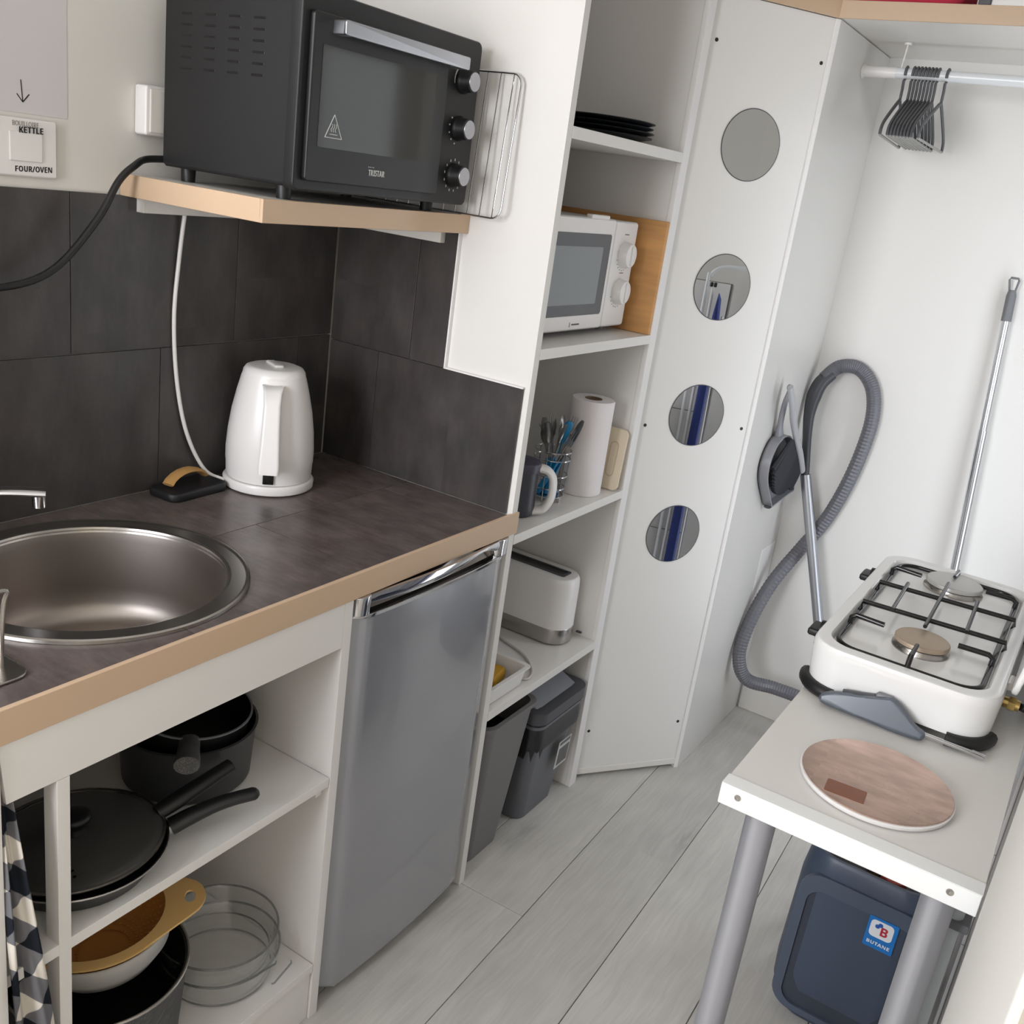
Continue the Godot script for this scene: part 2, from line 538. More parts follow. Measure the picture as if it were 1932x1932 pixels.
	# right wall by the table end: white tiles seen in the round mirrors
	var tr := struct("trim_1", mb().span(Vector3(1.4985, 0.0, -0.665), Vector3(1.4999, 1.30, -0.28)), M.faint_ink)
	for r in 6:
		part(tr, "tile", mb().span(Vector3(1.492, 0.004 + r * 0.216, -0.66), Vector3(1.499, 0.218 + r * 0.216, -0.285), 0.001), M.white_pl)

func make_counter() -> void:
	# dark stone-look tiles behind and beside the counter
	var rg := RandomNumberGenerator.new()
	rg.seed = 4
	var sp := thing("backsplash", "dark grey stone-look tiled backsplash on the left wall above the worktop", "backsplash", Vector3(0, 0.9, 0.55))
	for row in 2:
		var y0: float = [0.9, 1.1637][row]
		var y1: float = [1.1623, 1.418][row]
		var z: float = [-0.223, -0.047][row]
		while z < 1.13:
			var a := maxf(z + 0.0006, 0.0295)
			var b := minf(z + 0.3444, 1.125)
			if b - a > 0.02:
				part(sp, "tile", mb().span(Vector3(0.0005, y0 + 0.0005, a), Vector3(0.007, y1, b), 0.0007).map(Vector3(0, 0, 1.7), Vector3(0, 1.7, 0), Vector2(rg.randf(), rg.randf())), M.tile)
			z += 0.345
	var s2 := thing("backsplash", "dark grey stone-look tiled backsplash on the white partition beside the worktop", "backsplash", Vector3(0.25, 0.9, 0.024))
	for q in [[0.008, 0.9005, 0.1395, 1.1535], [0.1405, 0.9005, 0.4965, 1.1535], [0.008, 1.1545, 0.2195, 1.4175], [0.2205, 1.1545, 0.3085, 1.4175]]:
		part(s2, "tile", mb().span(Vector3(q[0], q[1], 0.0205), Vector3(q[2], q[3], 0.027), 0.0007).map(Vector3(1.7, 0, 0), Vector3(0, 1.7, 0), Vector2(rg.randf(), rg.randf())), M.tile)
	part(s2, "edge_trim", mb().span(Vector3(0.309, 1.155, 0.0205), Vector3(0.3125, 1.4175, 0.0285)).span(Vector3(0.309, 1.154, 0.0205), Vector3(0.4975, 1.157, 0.0285)), M.white_pl)
	# worktop
	var hole := circle(0.203, 64, Vector2(0.265, 0.785))
	var wt := thing("worktop", "dark tiled worktop with a pale tan front edge and a round sink cut-out", "worktop", Vector3(0.25, 0.862, 0.55))
	var flat := Transform3D(Basis(Vector3(1, 0, 0), Vector3(0, 0, 1), Vector3(0, -1, 0)), Vector3.ZERO)
	var slab := mb()
	for z in [[0.03, 0.785], [0.785, 1.125]]:
		for p in Geometry2D.clip_polygons(PackedVector2Array([Vector2(0.001, z[0]), Vector2(0.504, z[0]), Vector2(0.504, z[1]), Vector2(0.001, z[1])]), hole):
			slab.prism(p, 0.031, flat.translated(Vector3(0, 0.893, 0)))
	part(wt, "slab", slab, M.white)
	part(wt, "front_edge", mb().span(Vector3(0.504, 0.857, -0.004), Vector3(0.512, 0.9025, 1.125), 0.0012), M.tan, "pale tan edging strip")
	for row in 2:
		var x0: float = [0.008, 0.2506][row]
		var x1: float = [0.2494, 0.5035][row]
		var z: float = [-0.065, 0.107 - 0.348][row]
		while z < 1.12:
			var a := maxf(z + 0.0006, 0.0275)
			var b := minf(z + 0.3474, 1.124)
			if b - a > 0.02:
				for p in Geometry2D.clip_polygons(PackedVector2Array([Vector2(x0, a), Vector2(x1, a), Vector2(x1, b), Vector2(x0, b)]), hole):
					part(wt, "tile", mb().prism(p, 0.007, flat.translated(Vector3(0, 0.9, 0)), 0.0005).map(Vector3(1.7, 0, 0), Vector3(0, 0, 1.7), Vector2(rg.randf(), rg.randf())), M.toptile)
			z += 0.348
	# sink
	var sk := thing("sink", "round brushed stainless steel sink set into the dark worktop", "sink", Vector3(0.265, 0.74, 0.785))
	var at := Transform3D(Basis(), Vector3(0.265, 0, 0.785))
	part(sk, "rim", mb().lathe([Vector2(0.186, 0.895), Vector2(0.188, 0.9035), Vector2(0.193, 0.9055), Vector2(0.213, 0.9045), Vector2(0.2175, 0.9065), Vector2(0.2205, 0.905), Vector2(0.221, 0.9005)], 72, at), M.steel)
	var bowl := mb()
	bowl.smooth = 60.0
	bowl.lathe([Vector2(0.187, 0.9), Vector2(0.184, 0.88), Vector2(0.181, 0.80), Vector2(0.177, 0.775), Vector2(0.168, 0.756), Vector2(0.153, 0.746), Vector2(0.10, 0.742), Vector2(0.045, 0.739), Vector2(0.04, 0.735), Vector2(0.0, 0.735)], 72, at)
	part(sk, "bowl", bowl, M.sinksteel)
	part(sk, "drain", mb().lathe([Vector2(0.038, 0.736), Vector2(0.036, 0.739), Vector2(0.02, 0.7365), Vector2(0.0, 0.7365)], 32, at), M.chrome)
	# faucet: its spout reaches over the sink
	var fa := thing("faucet", "chrome mixer tap with a flat spout over the round sink", "faucet", Vector3(0.055, 0.9, 0.985))
	part(fa, "body", mb().lathe([Vector2(0.0, 0.9), Vector2(0.026, 0.9), Vector2(0.025, 0.906), Vector2(0.021, 0.912), Vector2(0.02, 1.0), Vector2(0.018, 1.01), Vector2(0.0, 1.012)], 28, Transform3D(Basis(), Vector3(0.055, 0, 0.985))), M.chrome)
	part(fa, "spout", mb().tube(spline([Vector3(0.06, 0.975, 0.978), Vector3(0.1, 1.0, 0.925), Vector3(0.15, 1.013, 0.865), Vector3(0.192, 1.013, 0.812)], 6), 0.012, 12, false, Vector2(0.55, 1.2)), M.chrome)
	part(fa, "nozzle", mb().lathe([Vector2(0.0, 0.991), Vector2(0.009, 0.991), Vector2(0.0095, 1.012), Vector2(0.0, 1.014)], 18, Transform3D(Basis(), Vector3(0.186, 0, 0.82))), M.chrome)
	part(fa, "lever", mb().tube([Vector3(0.055, 1.015, 0.985), Vector3(0.05, 1.03, 1.0), Vector3(0.045, 1.05, 1.06)], 0.008, 10, false, Vector2(0.6, 1.3)), M.chrome)
	# upright chrome holder at the near end of the worktop
	var ho := thing("sponge_stand", "chrome wire stand on the worktop in front of the sink", "stand", Vector3(0.43, 0.9, 1.05))
	part(ho, "base", mb().prism(rrect(0.075, 0.085, 0.02), 0.004, flat.translated(Vector3(0.425, 0.9045, 1.052)), 0.001), M.steel)
	part(ho, "upright", mb().tube(spline([Vector3(0.425, 0.904, 1.027), Vector3(0.427, 0.95, 1.026), Vector3(0.428, 0.985, 1.023), Vector3(0.431, 1.0, 1.021), Vector3(0.431, 1.004, 1.03), Vector3(0.43, 1.004, 1.07)], 5), 0.0032, 8), M.steel)
	part(ho, "upright", mb().tube(spline([Vector3(0.425, 0.904, 1.075), Vector3(0.427, 0.95, 1.076), Vector3(0.43, 1.004, 1.07)], 5), 0.0032, 8), M.steel)
	# dish with a scouring sponge
	var dish := thing("soap_dish", "low dark soap dish against the backsplash", "dish", Vector3(0.055, 0.9, 0.43))
	var dax := axes(Vector3(0.053, 0.9, 0.435), Vector3(-0.05, 0, -0.998), Vector3(0.998, 0, -0.05))
	part(dish, "tray", mb().prism(rrect(0.135, 0.075, 0.018), 0.016, dax.scaled_local(Vector3(1, 1, -1)), 0.003), M.soft_black)
	var arch := []
	for i in 9:
		var a := PI * (0.14 + 0.72 * i / 8.0)
		arch.append(Vector3(0.055 - 0.004 * i * 0.5, 0.911 + 0.03 * sin(a), 0.437 + 0.052 * cos(a)))
	solo("sponge", "curled yellow and black scouring sponge in the dark soap dish", "sponge", mb().tube(arch, 0.012, 8, false, Vector2(0.4, 1.0), Vector3.UP), mat(rgb(176, 134, 78), 0.9), Vector3(0.055, 0.917, 0.435))

func make_kettle() -> void:
	var c := Vector3(0.1, 0.9, 0.28)
	var k := thing("kettle", "white plastic electric kettle on its base with a white cord", "kettle", c)
	var at := Transform3D(Basis(), c)
	var d := Vector3(0.70, 0, 0.714)
	var s := Vector3(0.714, 0, -0.70)
	var base := part(k, "base", mb().lathe([Vector2(0, 0.001), Vector2(0.082, 0.001), Vector2(0.086, 0.004), Vector2(0.087, 0.016), Vector2(0.084, 0.02), Vector2(0, 0.021)], 48, at), M.white_pl)
	part(k, "body", mb().lathe([Vector2(0.0, 0.021), Vector2(0.079, 0.021), Vector2(0.0815, 0.028), Vector2(0.0825, 0.05), Vector2(0.0832, 0.0535), Vector2(0.0835, 0.075), Vector2(0.081, 0.11), Vector2(0.0755, 0.15), Vector2(0.068, 0.185), Vector2(0.0605, 0.215), Vector2(0.058, 0.222)], 56, at), M.white_pl)
	var lid := part(k, "lid", mb().lathe([Vector2(0.0585, 0.2215), Vector2(0.0575, 0.2265), Vector2(0.053, 0.233), Vector2(0.045, 0.236), Vector2(0.0, 0.237)], 48, at), M.white_pl)
	part(lid, "thumb_grip", mb().box(Vector3(0, 0.2385, 0), Vector3(0.05, 0.006, 0.018), 0.0025, at.rotated_local(Vector3.UP, -0.4)), M.white_pl)
	var h := mb()
	h.smooth = 65.0
	var pr := [[0.052, 0.208, 0.021], [0.066, 0.212, 0.02], [0.083, 0.203, 0.017], [0.0965, 0.18, 0.0155], [0.105, 0.14, 0.0165], [0.1115, 0.1, 0.018], [0.1155, 0.07, 0.0195], [0.116, 0.056, 0.019]]
	var rings := []
	for q in pr:
		var ring := PackedVector3Array()
		for p in rrect(q[2] * 2.0, 0.013, 0.006, 4): ring.append(c + d * (q[0] + p.y) + s * p.x + Vector3.UP * q[1])
		rings.append(ring)
	h.loft(rings)
	part(k, "handle", h, M.white_pl)
	part(k, "switch", mb().box(Vector3(0, 0.036, 0.0825), Vector3(0.02, 0.02, 0.008), 0.001, Transform3D(Basis(s * -1.0, Vector3.UP, d).orthonormalized(), c)), M.blackgloss, "black power switch")
	part(k, "spout", mb().loft([_tri_ring(c - d * 0.055 + Vector3.UP * 0.221, s, 0.028, d * -0.01), _tri_ring(c - d * 0.07 + Vector3.UP * 0.205, s, 0.012, d * -0.012), _tri_ring(c - d * 0.074 + Vector3.UP * 0.16, s, 0.003, d * -0.002)]), M.white_pl)
	part(base, "cord", mb().tube(spline([c + Vector3(-0.04, 0.01, 0.075), Vector3(0.022, 0.925, 0.372), Vector3(0.014, 1.0, 0.41), Vector3(0.012, 1.1, 0.434), Vector3(0.012, 1.215, 0.444), Vector3(0.013, 1.32, 0.437), Vector3(0.016, 1.412, 0.428)], 8), 0.0038, 8), M.white_pl)

func _tri_ring(p: Vector3, s: Vector3, w: float, out: Vector3) -> PackedVector3Array:
	return PackedVector3Array([p - s * w, p + out, p + s * w, p - out * 0.5])

func make_oven() -> void:
	# shelf that carries the oven
	var sh := thing("wall_shelf", "white wall shelf with tan edging that carries the black mini oven", "shelf", Vector3(0.16, 1.418, 0.28))
	part(sh, "board", mb().span(Vector3(0.001, 1.418, 0.022), Vector3(0.3185, 1.4515, 0.5435)), M.white)
	part(sh, "edging", mb().span(Vector3(0.3185, 1.4175, 0.021), Vector3(0.3255, 1.452, 0.5505), 0.0008).span(Vector3(0.003, 1.4175, 0.5435), Vector3(0.3185, 1.452, 0.5505), 0.0008), M.tan)
	part(sh, "cleat", mb().span(Vector3(0.007, 1.393, 0.03), Vector3(0.025, 1.4178, 0.522), 0.001), M.white)
	part(sh, "cleat", mb().span(Vector3(0.025, 1.393, 0.027), Vector3(0.278, 1.4178, 0.043), 0.001), M.white)
	var X := 0.337
	var o := thing("mini_oven", "black countertop mini oven with glass door and three silver-faced knobs", "oven", Vector3(0.19, 1.452, 0.2825))
	part(o, "body", mb().span(Vector3(0.04, 1.472, 0.063), Vector3(0.318, 1.7425, 0.502), 0.006), M.soft_black)
	var fx := axes(Vector3(0, 0, 0), Vector3(0, 0, -1), Vector3.UP) # x right in the front view, y up, z towards the room
	var F := func(z: float, y: float) -> Vector2: return Vector2(-z, y)
	part(o, "fascia", mb().prism(rrect(0.447, 0.276, 0.012, 4, F.call(0.2825, 1.607)), 0.022, fx.translated(Vector3(X - 0.022, 0, 0)), 0.002), M.soft_black)
	var dr := part(o, "door", mb().prism(rrect(0.328, 0.232, 0.006, 3, F.call(0.326, 1.6)), 0.009, fx.translated(Vector3(X, 0, 0)), 0.0015), M.black)
	part(dr, "pane", mb().prism(rrect(0.274, 0.14, 0.002, 2, F.call(0.332, 1.604)), 0.0012, fx.translated(Vector3(X + 0.0085, 0, 0))), _pane_mat(), "dark grey reflecting glass")
	part(dr, "handle", mb().prism(rrect(0.312, 0.02, 0.003, 2, F.call(0.297, 1.7)), 0.006, fx.translated(Vector3(X + 0.03, 0, 0)), 0.001).span(Vector3(X + 0.008, 1.69, 0.432), Vector3(X + 0.034, 1.71, 0.452), 0.002).span(Vector3(X + 0.008, 1.69, 0.142), Vector3(X + 0.034, 1.71, 0.162), 0.002), M.alu, "brushed silver bar handle")
	# warning triangle on the glass
	var tw := mb()
	var P := func(z: float, y: float) -> Vector3: return Vector3(X + 0.0098, y, z)
	var tri := [P.call(0.436, 1.582), P.call(0.4545, 1.549), P.call(0.4175, 1.549)]
	for i in 3: tw.tube([tri[i], tri[(i + 1) % 3]], 0.0007, 5)
	for i in 3:
		var zz := 0.4405 - i * 0.0045
		tw.tube(spline([P.call(zz, 1.5575), P.call(zz + 0.0015, 1.561), P.call(zz - 0.0015, 1.565), P.call(zz, 1.569)], 3), 0.0005, 4)
	tw.tube([P.call(0.4445, 1.554), P.call(0.4275, 1.554)], 0.0006, 4)
	part(dr, "warning_sign", tw, M.print)
	words(dr, "lettering", "TRISTAR", 0.0088, P.call(0.329, 1.506), Vector3(0, 0, -1), Vector3.UP, M.print, 0.82)
	var dots := mb()
	for i in 4: dots.box(P.call(0.349 - i * 0.004, 1.5145), Vector3(0.0006, 0.0014, 0.0014))
	part(dr, "logo_dots", dots, M.print)
	for i in 3:
		var y: float = [1.676, 1.598, 1.519][i]
		var kx := axes(Vector3(X, y, 0.107), Vector3(0, 0, -1), Vector3(1, 0, 0)) # local y points to the room
		var kn := part(o, "knob", mb().lathe([Vector2(0, -0.001), Vector2(0.0215, 0), Vector2(0.021, 0.006), Vector2(0.0185, 0.008), Vector2(0.0178, 0.023), Vector2(0.0165, 0.0245), Vector2(0.0, 0.0245)], 32, kx), M.black)
		part(kn, "cap", mb().lathe([Vector2(0, 0.0243), Vector2(0.0158, 0.0243), Vector2(0.0155, 0.0258), Vector2(0, 0.026)], 32, kx), M.alu, "silver knob face")
		var sc := mb()
		for j in 11:
			var a := PI * (0.12 + 0.155 * j)
			if i == 0 and j > 5: continue
			if i == 1 and (j < 3 or j > 7): continue
			var r0 := 0.0265
			sc.box(Vector3(r0 * cos(a), 0.0005, r0 * sin(a)), Vector3(0.0026 if i == 1 else 0.0016, 0.0008, 0.0026 if i == 1 else 0.004), 0.0, kx.rotated_local(Vector3.UP, 0.0))
		if i == 0:
			var arc := []
			for j in 10: arc.append(kx * Vector3(0.0255 * cos(PI * (0.92 + 0.06 * j)), 0.0006, 0.0255 * sin(PI * (0.92 + 0.06 * j))))
			sc = mb().tube(arc, [0.0005, 0.0006, 0.0008, 0.001, 0.0012, 0.0014, 0.0016, 0.0018, 0.0018, 0.001], 6)
		part(o, "scale_marks", sc, M.print)
	# slots in the near side
	for r in 6:
		for c in 4:
			part(o, "vent_slot", mb().span(Vector3(0.083 + c * 0.0515, 1.697 - r * 0.0155, 0.5015), Vector3(0.108 + c * 0.0515, 1.7005 - r * 0.0155, 0.5026), 0.0004), M.blackgloss)
	for q in [[0.075, 0.475], [0.075, 0.09], [0.29, 0.475], [0.29, 0.115]]:
		part(o, "foot", mb().lathe([Vector2(0, 1.452), Vector2(0.011, 1.452), Vector2(0.012, 1.474), Vector2(0, 1.474)], 16, Transform3D(Basis(), Vector3(q[0], 0, q[1]))), M.black)
	part(o, "cord", mb().tube(spline([Vector3(0.042, 1.482, 0.49), Vector3(0.04, 1.478, 0.53), Vector3(0.05, 1.468, 0.558), Vector3(0.05, 1.442, 0.588), Vector3(0.05, 1.38, 0.628), Vector3(0.05, 1.306, 0.702), Vector3(0.05, 1.281, 0.785), Vector3(0.048, 1.29, 0.87), Vector3(0.03, 1.33, 0.93)], 8), 0.0056, 10), M.black)
	# wire grill rack standing between oven and partition
	var rk := thing("oven_rack", "chrome wire oven rack leaning on the white partition beside the oven", "rack", Vector3(0.29, 1.452, 0.05))
	var L := axes(Vector3(0.225, 1.4525, 0.05), Vector3(1, 0, 0), Vector3(0, 1, -0.07))
	var fr := []
	for p in rrect(0.372, 0.25, 0.02, 5, Vector2(0.0, 0.1265)): fr.append(L * Vector3(p.x, p.y, 0))
	part(rk, "outer_wire", mb().tube(fr, 0.0019, 8, true), M.chrome)
	for i in 13:
		part(rk, "wire", mb().tube([L * Vector3(-0.168 + i * 0.028, 0.003, 0.0), L * Vector3(-0.168 + i * 0.028, 0.25, 0.0)], 0.0011, 6), M.chrome)

func _pane_mat() -> StandardMaterial3D:
	return mat(rgb(70, 70, 68), 0.08, 0.0, 0.28)

func make_wall_things() -> void:
	var pl := thing("switch_plate", "white double switch plate with handwritten kettle and oven labels", "switch", Vector3(0, 1.43, 0.715))
	part(pl, "plate", mb().span(Vector3(0.0003, 1.434, 0.664), Vector3(0.0085, 1.515, 0.768), 0.003), M.white_pl)
	part(pl, "rocker", mb().span(Vector3(0.008, 1.456, 0.69), Vector3(0.0112, 1.4965, 0.741), 0.001), M.white_pl)
	var Z := Vector3(0, 0, -1)
	words(pl, "lettering", "BOUILLOIRE", 0.0066, Vector3(0.0087, 1.5075, 0.715), Z, Vector3(0, 1, 0.0), M.faint_ink, 0.8, "Droid Sans", 400)
	words(pl, "lettering", "KETTLE", 0.0082, Vector3(0.0118, 1.4995, 0.708), Z + Vector3(0, 0.02, 0), Vector3.UP, M.ink, 1.0)
	words(pl, "lettering", "FOUR/OVEN", 0.0078, Vector3(0.0087, 1.4455, 0.703), Z + Vector3(0, 0.03, 0), Vector3.UP, M.ink, 0.95)
	var pp := thing("paper_sheet", "sheet of white paper with a hand-drawn down arrow taped above the switch", "paper", Vector3(0, 1.522, 0.8))
	part(pp, "sheet", mb().span(Vector3(0.0003, 1.522, 0.642), Vector3(0.0009, 1.83, 0.86)), mat(rgb(214, 208, 210), 0.6))
	var ar := mb()
	var q := [Vector3(0.001, 1.567, 0.716), Vector3(0.001, 1.537, 0.7135), Vector3(0.001, 1.5475, 0.7225), Vector3(0.001, 1.5485, 0.7035)]
	ar.tube([q[0], q[1]], 0.0008, 5).tube([q[2], q[1]], 0.0008, 5).tube([q[1], q[3]], 0.0008, 5)
	part(pp, "arrow", ar, M.ink)
	var so := thing("socket_box", "white surface-mounted double socket beside the mini oven", "socket", Vector3(0, 1.51, 0.46))
	part(so, "box", mb().span(Vector3(0.0003, 1.514, 0.43), Vector3(0.03, 1.59, 0.524), 0.004), M.white_pl)
	part(so, "cover", mb().span(Vector3(0.0295, 1.519, 0.435), Vector3(0.034, 1.585, 0.518), 0.002), M.white)

func lying(at: Vector3) -> Transform3D: # outline in room x, z; pushed upward
	return Transform3D(Basis(Vector3(1, 0, 0), Vector3(0, 0, -1), Vector3(0, 1, 0)), at)

func make_fridge() -> void:
	var f := thing("fridge", "silver grey under-counter fridge with a curved chrome handle", "fridge", Vector3(0.27, 0, 0.25))
	part(f, "body", mb().span(Vector3(0.03, 0.025, 0.03), Vector3(0.462, 0.85, 0.478), 0.004), M.dark_pl)
	for q in [[0.07, 0.06], [0.07, 0.44], [0.42, 0.06], [0.42, 0.44]]:
		part(f, "foot", mb().lathe([Vector2(0, 0), Vector2(0.014, 0), Vector2(0.014, 0.026), Vector2(0, 0.026)], 12, Transform3D(Basis(), Vector3(q[0], 0, q[1]))), M.black)
	# softly bowed door: outline in (z, x), swept in height with rounded lower corners
	var ring_at := func(y: float, inset: float, back: float) -> PackedVector3Array:
		var r := PackedVector3Array()
		var z0 := 0.028 + inset
		var z1 := 0.48 - inset
		r.append(Vector3(0.466, y, z0))
		r.append(Vector3(0.466, y, z1))
		for i in 21:
			var k := i / 20.0
			var z := lerpf(z1, z0, k)
			var e := minf(z1 - z, z - z0)
			var rd := 0.02
			var x := 0.512 - back + 0.009 * (1.0 - pow(2.0 * k - 1.0, 2.0))
			if e < rd: x -= rd - sqrt(maxf(0.0, rd * rd - (rd - e) * (rd - e)))
			r.append(Vector3(x, y, z))
		return r
	var rings := []
	for q in [[0.03, 0.022, 0.006], [0.034, 0.012, 0.001], [0.042, 0.004, 0.0], [0.055, 0.0, 0.0], [0.45, 0.0, 0.0], [0.815, 0.0, 0.0]]: rings.append(ring_at.call(q[0], q[1], q[2]))
	var door := mb().loft(rings)
	door.smooth = 40.0
	var d := part(f, "door", door, M.fridge)
	# chrome trim along the top of the door
	part(d, "trim", mb().loft([ring_at.call(0.8155, 0.0, -0.002), ring_at.call(0.8215, 0.0, -0.003), ring_at.call(0.8235, 0.0, 0.0)]), M.chrome, "chrome strip")
	var cup := []
	for q in [[0.8236, 0.0, 0.014], [0.838, 0.0, 0.022], [0.852, 0.0, 0.026]]: cup.append(ring_at.call(q[0], q[1], q[2]))
	part(d, "grip_recess", mb().loft(cup), mat(rgb(110, 104, 100), 0.12, 1.0))
	for z in [[0.445, 0.481], [0.027, 0.066]]:
		part(d, "handle_post", mb().prism(rrect(z[1] - z[0], 0.056, 0.014, 4), 0.034, lying(Vector3(0.49, 0.823, (z[0] + z[1]) * 0.5)) * Transform3D(Basis(Vector3.BACK, PI * 0.5), Vector3.ZERO), 0.0015), M.chrome)
	# the grip: a band that bows outward and swings up at its far end
	var band := []
	for i in 25:
		var k := i / 24.0
		var z := lerpf(0.447, 0.06, k)
		var hi := 0.856
		var lo := lerpf(0.841, 0.847, k) - 0.006 * sin(PI * clampf(k / 0.7, 0.0, 1.0)) + 0.004 * smoothstep(0.62, 0.8, k) - 0.014 * smoothstep(0.85, 1.0, k)
		var x := 0.513 + 0.012 * sin(PI * k)
		band.append(PackedVector3Array([Vector3(x - 0.006, lo, z), Vector3(x, lo, z), Vector3(x + 0.0015, (lo + hi) * 0.5, z), Vector3(x, hi, z), Vector3(x - 0.006, hi, z)]))
	var gb := mb().loft(band)
	gb.smooth = 35.0
	part(d, "handle", gb, M.chrome, "curved chrome grip")

func make_cabinet() -> void:
	var c := thing("base_cabinet", "open white base cabinet under the sink with a middle shelf", "cabinet", Vector3(0.25, 0, 0.79))
	part(c, "side_panel", mb().span(Vector3(0.005, 0, 0.486), Vector3(0.509, 0.857, 0.507), 0.0008), M.laminate)
	part(c, "side_panel", mb().span(Vector3(0.005, 0, 1.084), Vector3(0.512, 0.857, 1.104), 0.0008), M.laminate)
	part(c, "front_post", mb().span(Vector3(0.482, 0.13, 0.995), Vector3(0.509, 0.776, 1.013), 0.0008), M.laminate)
	part(c, "back_panel", mb().span(Vector3(0.006, 0.03, 0.507), Vector3(0.014, 0.857, 1.084)), M.laminate)
	part(c, "fascia", mb().prism(PackedVector2Array([Vector2(-0.507, 0.776), Vector2(-0.507, 0.857), Vector2(-1.084, 0.857), Vector2(-1.076, 0.776)]), 0.018, axes(Vector3(0.491, 0, 0), Vector3(0, 0, -1), Vector3.UP), 0.0008), M.laminate)
	part(c, "shelf", mb().span(Vector3(0.015, 0.512, 0.508), Vector3(0.5085, 0.53, 1.083), 0.0008), M.laminate)
	part(c, "cleat", mb().span(Vector3(0.02, 0.49, 0.508), Vector3(0.495, 0.5118, 0.524), 0.0008), M.laminate)
	part(c, "base_panel", mb().span(Vector3(0.015, 0.112, 0.508), Vector3(0.509, 0.13, 1.083), 0.0008), M.laminate)
	part(c, "plinth", mb().span(Vector3(0.488, 0.0, 0.508), Vector3(0.504, 0.112, 1.083), 0.0008), M.laminate)

